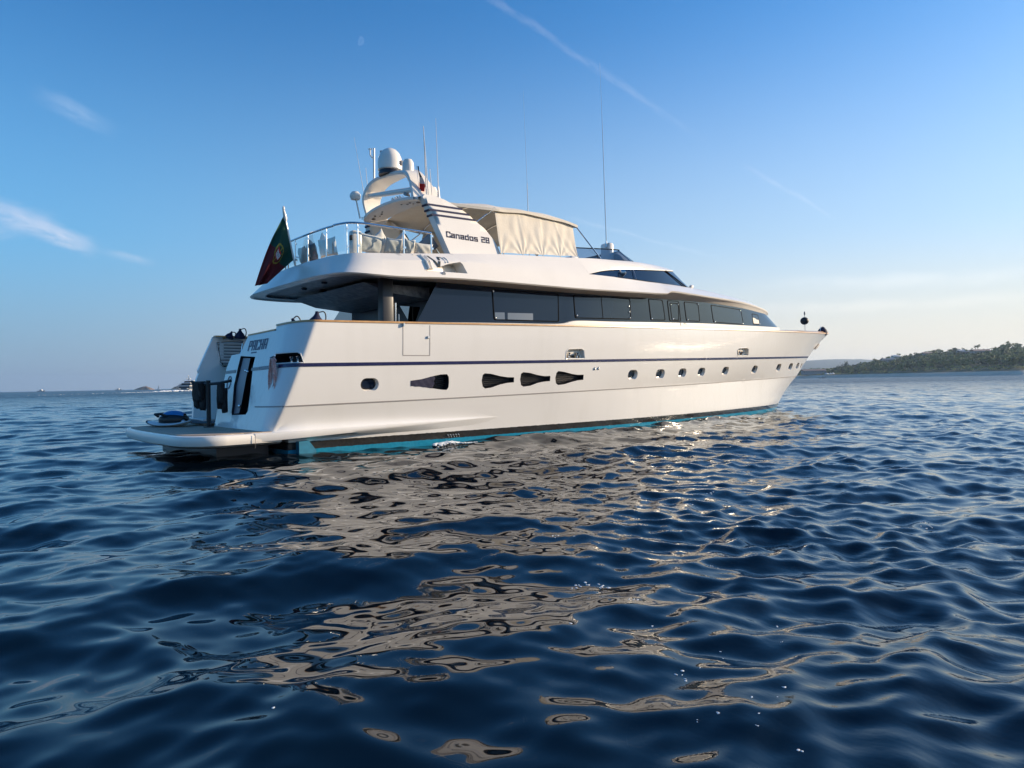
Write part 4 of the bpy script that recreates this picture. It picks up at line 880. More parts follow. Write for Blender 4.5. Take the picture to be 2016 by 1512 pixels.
e1=MB(); v=[(4.08,4.585),(4.13,4.585),(4.27,4.36),(4.36,4.585),(4.42,4.585),(4.30,4.27),(4.24,4.27)]
vv,ff=cdt(v,[],[],.1,.1,lambda x,z:sidefn(x,z)+np.array([0,-.012,0])); e1.add(vv,ff).build('emblem',mat('bronze plate',(.30,.20,.11),.3,1,1.5),UPPER)
e2=MB(); 
for q in([(4.42,4.58),(4.50,4.55),(4.52,4.42)],[(4.56,4.585),(4.60,4.54),(4.60,4.43)],[(3.70,4.575),(3.80,4.58),(3.86,4.58)]): e2.tube([on(x,z,.015) for x,z in q],.013,7)
e2.build('steel_bar',M_['white'],UPPER)
MB().lathe([(0,.02),(.05,.02),(.06,0)],on(4.35,4.115,.0),10,(0,-1,-.2)).build('deck_light',M_['steelb'],UPPER)
MB().loft([[on(x,z,.006) for x in(2.27,2.36)] for z in(4.10,4.19)]).build('vent_cover',M_['groove'],UPPER)
# ---- deckhouse: white lower wall, dark bonded glass band
hb=cat_(H_b,5); n_b=len(hb)
hbz=np.array(H_b); htz=np.array(H_t)
def htpt(x):   # top of the band above a bottom station
    return np.array([x,float(ht_y(x)),float(ht_z(x))])
Hb2=[(3.82,2.58,2.92),(4.9,2.6,2.975),(6.72,2.62,3.03),(8.62,2.62,3.09),(9.35,2.62,3.21),(11.0,2.56,3.26),(12.92,2.46,3.33),(14.97,2.32,3.40),(16.4,2.2,3.45),(17.6,2.09,3.48),(20.03,1.8,3.54),(22.16,1.45,3.6),(23.6,1.1,3.65),(24.5,.65,3.69),(24.85,.25,3.71),(24.9,0,3.71)]
Ht2=[(4.52,2.5,4.0),(5.13,2.5,4.0),(6.83,2.52,4.02),(8.62,2.52,4.05),(9.57,2.52,4.06),(11.0,2.5,4.09),(12.92,2.4,4.15),(14.97,2.26,4.21),(16.36,2.14,4.25),(17.43,2.03,4.26),(19.64,1.76,4.25),(21.4,1.42,4.21),(22.6,1.1,4.20),(23.5,.65,4.20),(23.85,.25,4.20),(23.9,0,4.20)]
cb=cat_(Hb2,5); ct_=cat_(Ht2,5)
def wall_y(X,Z): # surface of the band at x,z
    v=np.clip((Z-hb_z(X))/(ht_z(X)-hb_z(X)),-.2,1.2); return hb_y(X)+(ht_y(X)-hb_y(X))*v
DH=MB(); lo=cb.copy(); lo[:,2]=np.minimum(lo[:,2]-.3,2.6); lo[:,2]=2.3; led=cb.copy(); led[:,1]*=1.0; led=cb+np.array([0,.055,-.015]); led[-6:]=cb[-6:]+np.array([.05,.0,-.015])
both(DH,[cb,led,led+np.array([0,0.01,-.10]),lo+np.array([0,.07,0])]); deckhouse=DH.build('deckhouse',M_['white'],Y_,smooth=30)
MB().loft([cb*neg,lerp(cb,ct_,.5)*neg,ct_*neg]).build('window_band',M_['win'],deckhouse,smooth=30)
g=MB(); g.loft([cb[10:],lerp(cb,ct_,.5)[10:],ct_[10:]]); g.build('window_band',M_['win'],deckhouse,smooth=30)
g=MB(); g.loft([cb[:11],lerp(cb,ct_,.5)[:11],ct_[:11]]); g.build('window_band',M_['bronze'],deckhouse,smooth=30)
# saloon bulkhead with a view through to the port windows
tri=[(-.33,3.60),(-1.37,3.47),(-1.0,2.9)]
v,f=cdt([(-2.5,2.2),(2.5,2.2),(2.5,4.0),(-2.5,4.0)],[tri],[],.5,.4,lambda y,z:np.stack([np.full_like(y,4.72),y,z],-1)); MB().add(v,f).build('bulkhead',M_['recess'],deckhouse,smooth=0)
MB().tube([(4.70,-1.02,2.2),(4.70,-1.02,3.54)],.012,6).build('window_mullion',M_['black'],deckhouse)
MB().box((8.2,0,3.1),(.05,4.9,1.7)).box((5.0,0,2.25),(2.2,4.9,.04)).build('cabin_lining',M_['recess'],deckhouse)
MB().box((3.15,-2.25,3.1),(.30,.26,1.8)).build('pillar',mat('grey cockpit pillar',(.03,.03,.035),.4),deckhouse,bevel=.03)
MB().tube([(3.36,-2.36,2.6),(3.36,-2.36,3.4)],.022,8).tube([(3.55,-2.2,2.6),(3.55,-2.2,3.15)],.018,8).build('grab_rail',M_['steel'],deckhouse)
MB().prism([(2.7,2.2,3.90),(4.6,2.2,3.90),(4.6,2.2,3.60),(3.4,2.2,3.70)],(0,-4.2,0)).build('ceiling_beam',M_['soffit'],deckhouse,smooth=0)
# windows: each a gasketed pane standing a little proud of the band
def wpt(x,z,o): return (x,-float(wall_y(x,z))-o,z)
def round_poly(p,r):
    o=[]; n=len(p)
    for i in range(n):
        a=np.array(p[i-1],float);b=np.array(p[i],float);c=np.array(p[(i+1)%n],float); d1=(a-b)/np.linalg.norm(a-b); d2=(c-b)/np.linalg.norm(c-b); q=min(r,.4*np.linalg.norm(a-b),.4*np.linalg.norm(c-b))
        for t in(0,.25,.5,.75,1): o.append(tuple((1-t)**2*(b+d1*q)+2*t*(1-t)*b+t*t*(b+d2*q)))
    return o
def window(poly,knobs=(),mull=None,paneM='win'):
    p=dens(round_poly(poly,.07),.25); wn=MB(); wd=.018
    c=np.mean(p,0); inn=[(q[0]+(c[0]-q[0])*min(1,wd*1.6/max(abs(c[0]-q[0]),.2)) ,q[1]+(c[1]-q[1])*min(1,wd*1.3/max(abs(c[1]-q[1]),.15))) for q in p]
    wn.loft([[wpt(x,z,.001) for x,z in p],[wpt(x,z,.014) for x,z in p],[wpt(x,z,.014) for x,z in inn],[wpt(x,z,.006) for x,z in inn]],True)
    if mull: wn.loft([[wpt(mull[0][0]-.012,mull[0][1],.013),wpt(mull[0][0]+.012,mull[0][1],.013)],[wpt(mull[1][0]-.012,mull[1][1],.013),wpt(mull[1][0]+.012,mull[1][1],.013)]])
    o=wn.build('window',M_['wframe'],deckhouse,smooth=30)
    v,f=cdt(inn,[],[],.3,.3,lambda x,z:np.stack([x,-wall_y(x,z)-.007,z],-1)); MB().add(v,f).build('pane',M_[paneM],o)
    for x,z in knobs: MB().ell(wpt(x,z,.022),(.028,.02,.028),10,6).build('clamp',M_['steel'],o)
    return o
W1=window([(6.255,3.93),(6.24,3.09),(8.66,3.14),(8.745,3.99)],[(6.30,3.15),(6.29,3.88)])
painted_daylight=mat('pale daylight painted on glass',(.07,.11,.17),.25,0,1.5)  # pale colour paints the daylight seen through from the port windows
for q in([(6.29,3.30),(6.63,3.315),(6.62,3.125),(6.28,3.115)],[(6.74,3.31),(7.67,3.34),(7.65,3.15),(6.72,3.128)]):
    MB().add([wpt(x,z,.0085) for x,z in q],[(0,1,2,3)]).build('painted_daylight',painted_daylight,W1,smooth=0)
window([(9.354,4.0),(9.33,3.28),(11.99,3.37),(12.021,4.04)],[(9.42,3.37),(11.93,3.42),(11.92,3.6),(11.91,3.78)],((10.59,4.02),(10.587,3.32)))
window([(13.03,4.12),(13.08,3.40),(13.94,3.43),(13.86,4.13)],[(13.13,3.45)])
window([(14.14,4.14),(14.19,3.42),(14.90,3.44),(14.87,4.16)])
window([(14.27,4.07),(14.33,3.46),(14.79,3.47),(14.84,4.08)],[(14.4,3.50),(14.78,4.03),(14.32,4.0)],((14.28,3.78),(14.82,3.79)))
window([(15.20,4.17),(15.26,3.48),(16.19,3.50),(16.17,4.18)],[(15.34,3.52),(16.12,4.13)])
window([(17.10,4.18),(17.17,3.52),(19.70,3.56),(19.62,4.16)],[(17.27,3.55),(19.55,4.11),(19.62,3.6)])
w7=window([(20.72,4.08),(20.66,3.62),(21.36,3.64),(21.45,4.07)],[(21.32,3.67)])
MB().add([wpt(x,z,.009) for x,z in((20.74,3.9),(20.70,3.66),(21.32,3.68),(21.38,3.9))],[(0,1,2,3)]).build('painted_daylight',mat('cream daylight painted on glass',(.45,.42,.36),.6),w7,smooth=0)  # cream colour paints the brightness seen through the open window
MB().box((14.35,-2.72,3.30),(.012,.02,.10)).box((14.62,-2.70,3.31),(.22,.012,.012)).box((14.60,-2.70,3.335),(.1,.012,.012)).build('marking',M_['letter'],deckhouse)
# ---- wheelhouse glass under the brow
gi=np.array([1,.985,1]); wg=MB(); both(wg,[cwl*gi+np.array([-.015,0,0]),lerp(cwl,cbl,.5)*gi+np.array([-.015,0,0]),cbl*gi+np.array([-.015,0,.01])]); WH=wg.build('wheelhouse_glass',M_['win'],UPPER,smooth=30)
fr=MB()
for s in(1,-1): fr.tube([p*np.array([1,s,1]) for p in lerp(cwl,cbl,0)[4:]],.012,6); 
i=5*6+2; 
for s in(1,-1): fr.tube([cwl[i]*np.array([1,s,1]),cbl[i-6]*np.array([1,s,1])],.022,6)
fr.build('window_frame',M_['wframe'],WH)
mm=MB()
for s in(-1,): 
    p=lerp(cwl,cbl,.05)[14]*np.array([1,s,1]); q=lerp(cwl,cbl,.97)[14]*np.array([1,s,1]); mm.tube([p+np.array([0,-.015,0]),q+np.array([0,-.015,0])],.014,6); mm.lathe([(0,0),(.09,.0),(.11,.12),(.05,.16),(0,.16)],(11.75,-2.44,4.86),14,(-1,-.5,0))
mm.build('searchlight',M_['steelb'],WH)
MB().tube([(16.75,-1.45,4.86),(16.95,-1.38,4.93),(17.1,-1.2,4.93)],.05,8).ell((16.85,-1.42,4.92),(.12,.06,.06)).build('deck_fitting',M_['white'],UPPER)
# ---- fly bridge windscreen and helm
WB=cat_([(9.9,2.30,5.12),(11.67,2.08,5.30),(12.84,1.85,5.40),(13.45,1.5,5.47),(13.85,1.1,5.52),(14.0,.5,5.56),(14.02,0,5.57)]); WT=cat_([(9.9,2.08,5.52),(11.2,1.93,5.65),(12.35,1.68,5.78),(12.85,1.3,5.85),(13.1,.95,5.89),(13.2,.45,5.92),(13.2,0,5.93)])
sg=MB(); both(sg,[WB,WT]); SC=sg.build('fly_windscreen',M_['tint'],UPPER,smooth=30)
fr=MB()
for s in(1,-1):
    q=np.array([1,s,1]); fr.tube(WT*q,.018,6); fr.tube(WB*q+np.array([0,0,.01]),.016,6); fr.tube([WB[18]*q,WT[18]*q],.022,6)
    fr.tube([WB[12]*q,WT[12]*q],.008,6)
fr.build('windscreen_frame',M_['wframe'],SC)
MB().box((12.72,-.9,5.74),(.26,.46,.86)).build('helm_seat',M_['white'],UPPER,bevel=.09)
MB().box((12.55,.7,5.62),(.42,.5,.6)).build('helm_seat',M_['white'],UPPER,bevel=.09)
MB().prism([(13.0,-1.1,5.4),(13.5,-1.1,5.55),(13.1,-1.1,5.78),(12.9,-1.1,5.78)],(0,2.2,0)).build('helm_console',M_['cushiond'],UPPER,smooth=0)
# ---- arch wings, hardtop, stripes, lettering
def wp(x,z,o=0.,s=-1): return (x,s*(float(wing_b(z))+o),z)
WO=[(4.70,6.36),(4.80,6.20),(4.90,5.75),(5.10,4.70),(6.88,4.86),(6.84,5.15),(6.75,5.42),(6.55,5.71),(6.27,5.92),(6.13,6.055),(5.93,6.19),(5.44,6.40),(5.1,6.47),(4.80,6.47)]
WO=[tuple(p) for p in WO]
for s in(-1,1):
    m=MB(); v,f=cdt(WO,[],[],.25,.2,lambda x,z:np.stack([x,s*wing_b(z),z],-1)); m.add(v,f); v,f=cdt(WO,[],[],.25,.2,lambda x,z:np.stack([x+.0,s*(wing_b(z)-.24),z],-1)); m.add(v,f)
    e=dens(WO,.15); m.loft([[wp(x,z,0,s) for x,z in e],[wp(x,z,-.24,s) for x,z in e]],True); W=m.build('arch_wing',M_['white'],Y_,smooth=30)
    if s==-1: WING=W
    for a,b in(((4.80,6.17),(5.955,6.205)),((4.83,6.02),(6.15,6.065)),((4.87,5.88),(6.31,5.925))):
        r=[];n=14
        for dz,o in((.03,.001),(.03,.006),(-.03,.006),(-.03,.001)): r.append([wp(a[0]+(b[0]-a[0])*t/n,a[1]+(b[1]-a[1])*t/n+dz,o,s) for t in range(n+1)])
        m=MB().loft(r); m.tube([wp(a[0],a[1],-.002,s),wp(a[0],a[1],-.25,s)],.032,6); m.build('stripe',M_['letter'],W)
letters('Canados 28',lambda x,z:wp(x,z,.006),5.12,6.56,5.285,  .145,.035,.22,track=.20,zs=-.004).build('name_lettering',M_['letter'],WING,smooth=0,weld=False)
HT=[(4.63,1.50),(4.58,1.40),(4.50,1.0),(4.46,.5),(4.45,0)]
aft=[(x,y,6.40+.12*(1-(y/1.5)**2)) for x,y in HT]; aft=cat_(aft,5); fwd=cat_([(5.3,1.52,6.42),(5.32,1.4,6.44),(5.36,1.0,6.50),(5.38,.5,6.53),(5.38,0,6.54)],5)
mh=MB(); dz=np.array([0,0,-.11]); both(mh,[fwd+dz*.4,fwd,lerp(fwd,aft,.5)+np.array([0,0,.03]),aft+np.array([.06,0,0]),aft+np.array([0,0,-.03]),aft+np.array([.01,0,-.09]),aft+np.array([.07,0,-.12]),lerp(fwd,aft,.5)+dz,fwd+dz*.4]); HTOP=mh.build('hardtop',M_['white'],Y_,smooth=45)
for x,y,r in((4.82,-1.22,.075),(4.72,-.95,.045),(4.86,-.9,.03),(4.8,-.7,.045),(4.7,-.55,.03),(4.82,1.22,.075),(4.72,.95,.045),(4.86,.9,.03),(4.8,.7,.045),(4.7,.5,.03)): MB().lathe([(r*.8,0),(r*.8,-.01),(r*.5,-.01),(0,-.004)],(x,y,6.275+.12*(1-(y/1.5)**2)),12).build('downlight',M_['recess'],HTOP)
for s in(-1,1):
    for z in(6.33,6.37): MB().ell((4.55,s*1.42,z),(.02,.02,.016),8,5).build('nav_light',M_['black'],HTOP)
# radar arch: a hoop that is wide fore and aft
def arch():
    A=[(4.62,1.34,6.44),(4.50,1.30,6.80),(4.50,1.24,7.05),(4.58,1.10,7.30),(4.66,.82,7.42),(4.70,.3,7.42),(4.68,-.3,7.36),(4.66,-.70,7.28),(4.64,-.93,7.20),(4.64,-1.08,7.02),(4.62,-1.22,6.72),(4.60,-1.33,6.42)]
    Bf=[(5.02,1.36,6.50),(5.05,1.34,6.78),(5.05,1.25,7.0),(5.05,1.10,7.20),(5.12,.85,7.36),(5.16,.3,7.42),(5.12,-.3,7.40),(5.05,-.75,7.36),(5.08,-1.0,7.22),(5.22,-1.12,7.0),(5.36,-1.24,6.74),(5.45,-1.34,6.48)]
    a=cat_(A,4); b=cat_(Bf,4); c=np.array([0,0,6.35]); ins=lambda p,d: np.array([p[0],p[1]*(1-d/1.3),p[2]-(d if p[2]>7.0 else d*.4)])
    a2=np.array([ins(p,.10) for p in a]); b2=np.array([ins(p,.10) for p in b])
    m=MB().loft([a,b]).loft([a2,b2]).loft([a,(a+a2)/2+np.array([-.03,0,0]),a2]).loft([b,b2]); return m.build('radar_arch',M_['white'],Y_,smooth=40)
AR=arch()
MB().tube([(4.68,1.22,6.98),(4.70,-1.16,6.66)],.075,14).build('cross_bar',M_['white'],AR)
MB().lathe([(.33,0),(.33,.06),(.30,.16)],(4.85,.28,7.40),28).build('dome_base',M_['recess'],AR)
MB().lathe([(.30,.0),(.345,.03),(.352,.2),(.335,.36),(.28,.50),(.19,.60),(.09,.65),(0,.66)],(4.85,.28,7.52),32).build('satellite_dome',M_['white'],AR)
MB().box((5.04,-.03,7.72),(.10,.12,.12)).build('dome_hatch',M_['groove'],AR,bevel=.02)
MB().lathe([(.15,-.12),(.165,.05),(.155,.22),(.11,.30),(0,.33)],(4.84,-.70,7.30),24).build('gps_dome',M_['white'],AR)
m=MB(); m.tube([(4.74,1.02,7.2),(4.76,1.02,8.36)],.03,8); m.build('mast',M_['white'],AR)
MB().tube([(4.74,1.06,8.08),(4.70,1.14,8.18),(4.70,1.14,8.38)],.022,7).tube([(4.66,1.18,8.36),(4.75,1.1,8.36)],.016,6).build('wind_vane',M_['white'],AR)
MB().tube([(4.82,.72,7.9),(4.84,.72,8.1)],.02,6).lathe([(.05,0),(.05,.12),(0,.14)],(4.84,.72,8.1),10).build('camera_head',M_['groove'],AR)
MB().tube([(4.50,1.46,6.35),(4.40,1.50,6.92)],.024,8).lathe([(.0,-.08),(.13,-.08),(.165,.0),(.16,.06),(.10,.14),(0,.165)],(4.38,1.5,6.98),20).build('antenna_dome',M_['white'],HTOP)
MB().lathe([(.0,-.12),(.10,-.10),(.14,0),(.10,.10),(0,.13)],(5.42,-1.02,6.76),16).build('antenna_dome',M_['white'],HTOP)
m=MB(); m.lathe([(.0,0),(.04,.0),(.06,.12),(.06,.15),(0,.13)],(4.78,-.80,6.60),14,(-1,-.3,.1)); m.tube([(4.8,-.8,6.45),(4.8,-.8,6.6)],.02,6); m.build('horn',M_['groove'],HTOP)
m=MB(); rr=random.Random(4)
for i in range(7): m.tube([(4.7,-.15-.08*i,6.46),(4.66+rr.uniform(-.05,.05),-.13-.08*i,6.62),(4.75,-.1-.08*i,6.56)],.014,5)
m.build('hook_rack',M_['steel'],HTOP)
def whip(name,base,top,r0,r1,m_,foot=.0):
    b=Vector(base); t=Vector(top); d=(t-b); pts=[b+d*k/8+Vector((0,0,0)) for k in range(9)]; rs=[r0+(r1-r0)*k/8 for k in range(9)]; m=MB().tube(pts,rs,6)
    if foot: m.tube([b-d.normalized()*.02,b+d.normalized()*foot],[.045,.02],10)
    return m.build('whip_antenna',m_,Y_)
MS=M_['steelb']; 
whip('a',(12.57,-1.0,6.02),(12.47,-1.0,10.1),.020,.013,MS,.2); whip('a',(12.47,-1.0,10.1),(12.4,-1.0,12.3),.009,.003,MS)
whip('a',(11.9,2.2,5.3),(11.83,2.2,8.8),.020,.012,M_['white']); whip('a',(11.83,2.2,8.8),(11.72,2.2,12.2),.008,.003,MS)
whip('a',(5.29,-1.5,6.42),(5.24,-1.5,8.6),.013,.004,M_['white'],.34); whip('a',(4.99,-1.36,6.45),(4.93,-1.36,8.36),.018,.009,M_['white'],.1)
whip('a',(5.02,-1.42,6.42),(4.90,-1.42,8.12),.015,.008,M_['white'],.1); whip('a',(5.10,-1.48,6.36),(5.03,-1.48,7.2),.013,.008,M_['white'],.1)
whip('a',(4.72,1.4,6.5),(4.27,1.3,8.66),.010,.003,M_['white']); whip('a',(4.74,1.3,6.5),(4.58,1.2,7.8),.011,.006,M_['white'])
MB().tube([(4.98,-1.36,6.52),(5.30,-1.5,6.46)],.018,6).build('antenna_bracket',M_['steelb'],HTOP)
# ---- rails round the after fly deck with glass panels
rp=c3[:5*6-1].copy(); rp[:,1]=np.maximum(rp[:,1]-.05,0); rp[:12,0]+=.05; top=rp.copy(); top[:,2]=5.20
RL=MB()
full=np.concatenate([top[::-1]*np.array([1,1,1]),top[1:]*neg]); full=full[np.concatenate([[True],np.linalg.norm(np.diff(full,axis=0),axis=1)>1e-6])]
RL.tube(full,.026,10); rail=RL.build('fly_rail',M_['steel'],Y_)
ps=[]; cum=np.concatenate([[0],np.cumsum(np.linalg.norm(np.diff(full,axis=0),axis=1))]); T=cum[-1]
fl=np.concatenate([rp[::-1],rp[1:]*neg]); fl=fl[np.concatenate([[True],np.linalg.norm(np.diff(fl,axis=0),axis=1)>1e-6])]
def at(c,s): return np.array([np.interp(s,cum,c[:,i]) for i in range(3)])
mid=T/2
posts=[mid-.15,mid+.62,mid+1.55,mid+2.34,mid+2.60,mid+3.82,mid+5.02]; posts+= [2*mid-p for p in posts[1:]]+[mid-.8]
for s_ in sorted(posts):
    a=at(fl,s_); b=at(full,s_); MB().tube([a+np.array([0,0,-.02]),b],.020,8).box(a+(b-a)*.25+np.array([.02,0,0]),(.06,.05,.05)).box(a+(b-a)*.85+np.array([.02,0,0]),(.06,.05,.05)).build('rail_post',M_['steel'],rail)
sp=sorted(posts)
for a,b in zip(sp[:-1],sp[1:]):
    if b-a<.4: continue
    ss=np.linspace(a+.05,b-.05,8); MB().loft([[at(fl,s)+(at(full,s)-at(fl,s))*.10 for s in ss],[at(fl,s)+(at(full,s)-at(fl,s))*.93 for s in ss]]).build('glass_panel',M_['clear'],rail,smooth=0)
# sofa round the after fly deck, locker
so=MB(); a=lo_=ci[:34].copy(); a[:,2]=4.40; inn=a.copy(); inn[:,1]=np.maximum(inn[:,1]-.55,0); inn[:14,0]+=.55
both(so,[np.column_stack([a[:,0],a[:,1],np.full(len(a),4.15)]),a,inn,np.column_stack([inn[:,0],inn[:,1],np.full(len(a),4.15)])]); so.build('sofa',M_['cushion'],UPPER,smooth=30)
MB().box((2.42,-2.15,4.78),(.26,.22,.60)).build('speaker_box',M_['white'],UPPER,bevel=.05)
MB().box((2.28,-2.19,4.90),(.03,.12,.12)).build('speaker_grille',M_['black'],UPPER,bevel=.01)
# ---- bimini: canopy on bows with roll down side curtains
def bim():
    ys=np.linspace(-1.9,1.9,25); rows=[]
    for x,zc,ze in((5.36,6.50,6.36),(5.9,6.56,6.33),(6.95,6.66,6.35),(7.3,6.64,6.35),(8.0,6.72,6.40),(8.6,6.70,6.41),(9.2,6.71,6.39),(9.7,6.62,6.36),(10.25,6.47,6.28)):
        hw=1.55+.35*min(1,(x-5.36)/1.6); rows.append([(x,y*hw/1.9,ze+(zc-ze)*(1-abs(y/1.9)**3.2)+.015*math.sin(y*5+x*3)) for y in ys])
    rows=[np.array(r) for r in rows]; full=[cat_([r[j] for r in rows],4) for j in range(len(ys))]; g=np.array(full)   # j,i
    m=MB().loft(list(g)); m.loft([g[0],g[0]+np.array([0,-.01,-.08])]); m.loft([g[-1],g[-1]+np.array([0,.01,-.08])]); m.loft([g[:,-1],g[:,-1]+np.array([.01,0,-.09])]); 
    cp=m.build('canopy',M_['canvas'],Y_,smooth=50)
    for s in(-1,1):
        rr=np.random.RandomState(3 if s<0 else 6); nx,nz=140,34; R_=[]
        for i in range(nx):
            u=i/(nx-1); xt=6.97+(10.10-6.97)*u; xb=6.82+(9.86-6.82)*u; zt=float(np.interp(xt,[6.95,8,9.2,10.25],[6.36,6.42,6.40,6.28]))-.06; zb=float(np.interp(xb,[6.8,9.9],[5.00,5.22])); row=[]
            for k in range(nz):
                t=k/(nz-1); tens=abs(math.sin(u*math.pi*4)); fold=sum(.020*math.sin(11*math.atan2((u-ul)*3.2,1.08-t)+ul*40)*math.exp(-1.5*math.hypot((u-ul)*3.2,1.05-t)) for ul in(0,.27,.52,.76,1.))+.004*math.sin(u*60+t*5)
                diag=(.014*math.exp(-((u-.80-.13*(t-.5))/.018)**2)+.012*math.exp(-((u-.30-.05*(t-.5))/.015)**2)+.010*math.exp(-((u-.55)/.012)**2)); sag=.02*math.sin(math.pi*t)
                zz=zt+(zb-zt)*t+ (.012*tens*t**6)
                row.append((xt+(xb-xt)*t,s*(1.83+(2.25-1.83)*t-sag*.6+(fold+diag)*.6),zz))
            R_.append(row)
        c=MB().loft(R_).build('side_curtain',M_['canvas'],cp,smooth=80)
        st=MB()
        for u in(0,.27,.52,.76,1.): i=int(u*(nx-1)); p=Vector(R_[i][-1]); st.tube([p,p+Vector((.05,s*.05,-.14))],.012,5)
        st.build('lashing',M_['canvas'],cp)
    fm=MB()
    for s in(-1,1):
        fm.tube([(6.32,s*1.74,5.86),(6.95,s*1.80,6.33)],.020,7); fm.tube([(10.2,s*1.86,6.26),(11.0,s*2.16,5.28)],.022,7); fm.tube([(8.3,s*2.12,5.1),(6.97,s*1.74,6.30)],.018,7); fm.tube([(8.3,s*2.12,5.1),(9.7,s*1.74,6.34)],.018,7)
    for x,zc,ze in((6.95,6.63,6.33),(9.2,6.68,6.36),(10.22,6.45,6.26)): fm.tube([(x,y,ze+(zc-ze)*(1-abs(y/1.88)**3.2)) for y in np.linspace(-1.88,1.88,21)],.02,7)
    fm.build('canopy_frame',M_['steel'],cp)
bim()

# ------------------------------------------------------------------ loose things on and around the yacht
def ensign():
    e=empty('ensign_flag',(1.84,0,4.50),'green and red national ensign hanging limp from its staff at the after rail','flag'); o=np.array([1.84,0,4.50])
    b=np.array([1.84,0,4.50])-o; t=np.array([1.565,0,5.88])-o
    MB().tube([b+(t-b)*.80,b+(t-b)*.86,b+(t-b)*1.0],[.028,.05,.03],10).build('staff_highlight',M_['white'],e)  # thicker white piece added as the sunlit highlight at the hoist top
    MB().tube([b,b+(t-b)*.5,t],[.024,.022,.018],10).lathe([(0,0),(.03,.01),(.035,.05),(.02,.09),(0,.11)],t,10).build('staff',M_['white'],e)
    n=64; V=[];F=[];m=[]
    ht=b+(t-b)*.93; hb=b+(t-b)*.10
    for i in range(n+1):
        a=i/n
        for k in range(n+1):
            v=k/n; H=ht+(hb-ht)*v
            topf=np.array([.80,.05,3.90])-o; botf=np.array([1.08,-.03,3.97])-o; Fp=topf+(botf-topf)*v
            p=H+(Fp-H)*a; p=p+np.array([-.06,0,.10])*math.sin(math.pi*a)*(1-v)*.3+np.array([.10,0,.26])*(v*a*(1-a)*2.0-.0)*.35
            p[1]+=(.10*math.sin(9*v+3.2*a)+.05*math.sin(17*v-2*a+1))*min(1,a*3)*.8; V.append(p)
    def colr(a,v):
        x=(a-.40)*1.5; y=(v-.5); r=math.hypot(x,y)
        if abs(x)<.10 and -.15<y<.15 and not(y>.06 and abs(x)>.16-y*.75):
            if abs(x)>.072 or abs(y)>.125: return 'flag_red'
            if math.hypot(x,y)<.022 or (abs(x)<.018 and .05<abs(y)<.085) or (abs(y)<.018 and .035<abs(x)<.065): return 'flag_b'
            return 'flag_w'
        if .205<r<.245 or abs(abs(x+y)-.0)<.012 and r<.24 or (abs(y)<.014 and r<.24) : return 'flag_y'
        return 'flag_g' if a<.40 else 'flag_r'
    names=['flag_g','flag_r','flag_y','flag_w','flag_b','flag_red']; mb=MB(); mb.v=[tuple(p) for p in V]
    for i in range(n):
        for k in range(n):
            q=i*(n+1)+k; mb.f.append((q,q+1,q+n+2,q+n+1)); mb.m.append(names.index(colr((i+.5)/n,(k+.5)/n)))
    mb.build('cloth',[M_[q] for q in names],e,smooth=60)
ensign()
def courtesy():
    o=np.array([4.75,-1.26,7.28]); e=empty('courtesy_flag',tuple(o),'small limp dark, white and red flag hanging at the radar arch','flag')
    MB().tube([(0,0,.02),(.06,-.02,-.66)],.006,5).build('halyard',M_['steelb'],e)
    mb=MB(); names=['flag_navy','flag_w','flag_red']; n=18
    V=[]
    for i in range(n+1):
        a=i/n; wd=.06+.16*math.sin(a*2.2)**2*(1 if a<.8 else .8)
        for k in range(7):
            v=k/6; V.append((.015+.10*a+wd*(v-.2)*.75,-.03-.05*math.sin(v*5+a*4),-.02-.62*a-.05*v*a))
    mb.v=V
    for i in range(n):
        for k in range(6): q=i*7+k; mb.f.append((q,q+1,q+8,q+7)); mb.m.append(0 if i<7 else (1 if i<12 else 2))
    mb.build('cloth',[M_[q] for q in names],e,smooth=60)
courtesy()
def pillow(loc,wd,ht,th,rz,tilt,m,label,roll=0):
    n=14; f=[];bk=[]
    def P(u,v,s):
        e=(1-abs(u)**2.6)*(1-abs(v)**2.6); pin=1-.10*(1-abs(u)**2)*abs(v)**3-.0; pin2=1-.10*(1-abs(v)**2)*abs(u)**3
        return Vector((u*wd/2*pin2,s*th/2*max(e,0)**.55+.012*math.sin(u*7+v*5)*e,v*ht/2*pin))
    rows=[[P(-1+2*i/n,-1+2*k/n,1) for k in range(n+1)] for i in range(n+1)]; rows2=[[P(-1+2*i/n,-1+2*k/n,-1) for k in range(n+1)] for i in range(n+1)]
    q=Matrix.Rotation(rz,3,'Z')@Matrix.Rotation(tilt,3,'X')@Matrix.Rotation(roll,3,'Y'); mb=MB(); mb.loft([[q@p for p in r] for r in rows]); mb.loft([[q@p for p in r] for r in rows2])
    mb.build('pillow',M_[m],None,smooth=80,loc=loc,label=label,cat='pillow',group='scatter pillows on the after fly deck sofa')
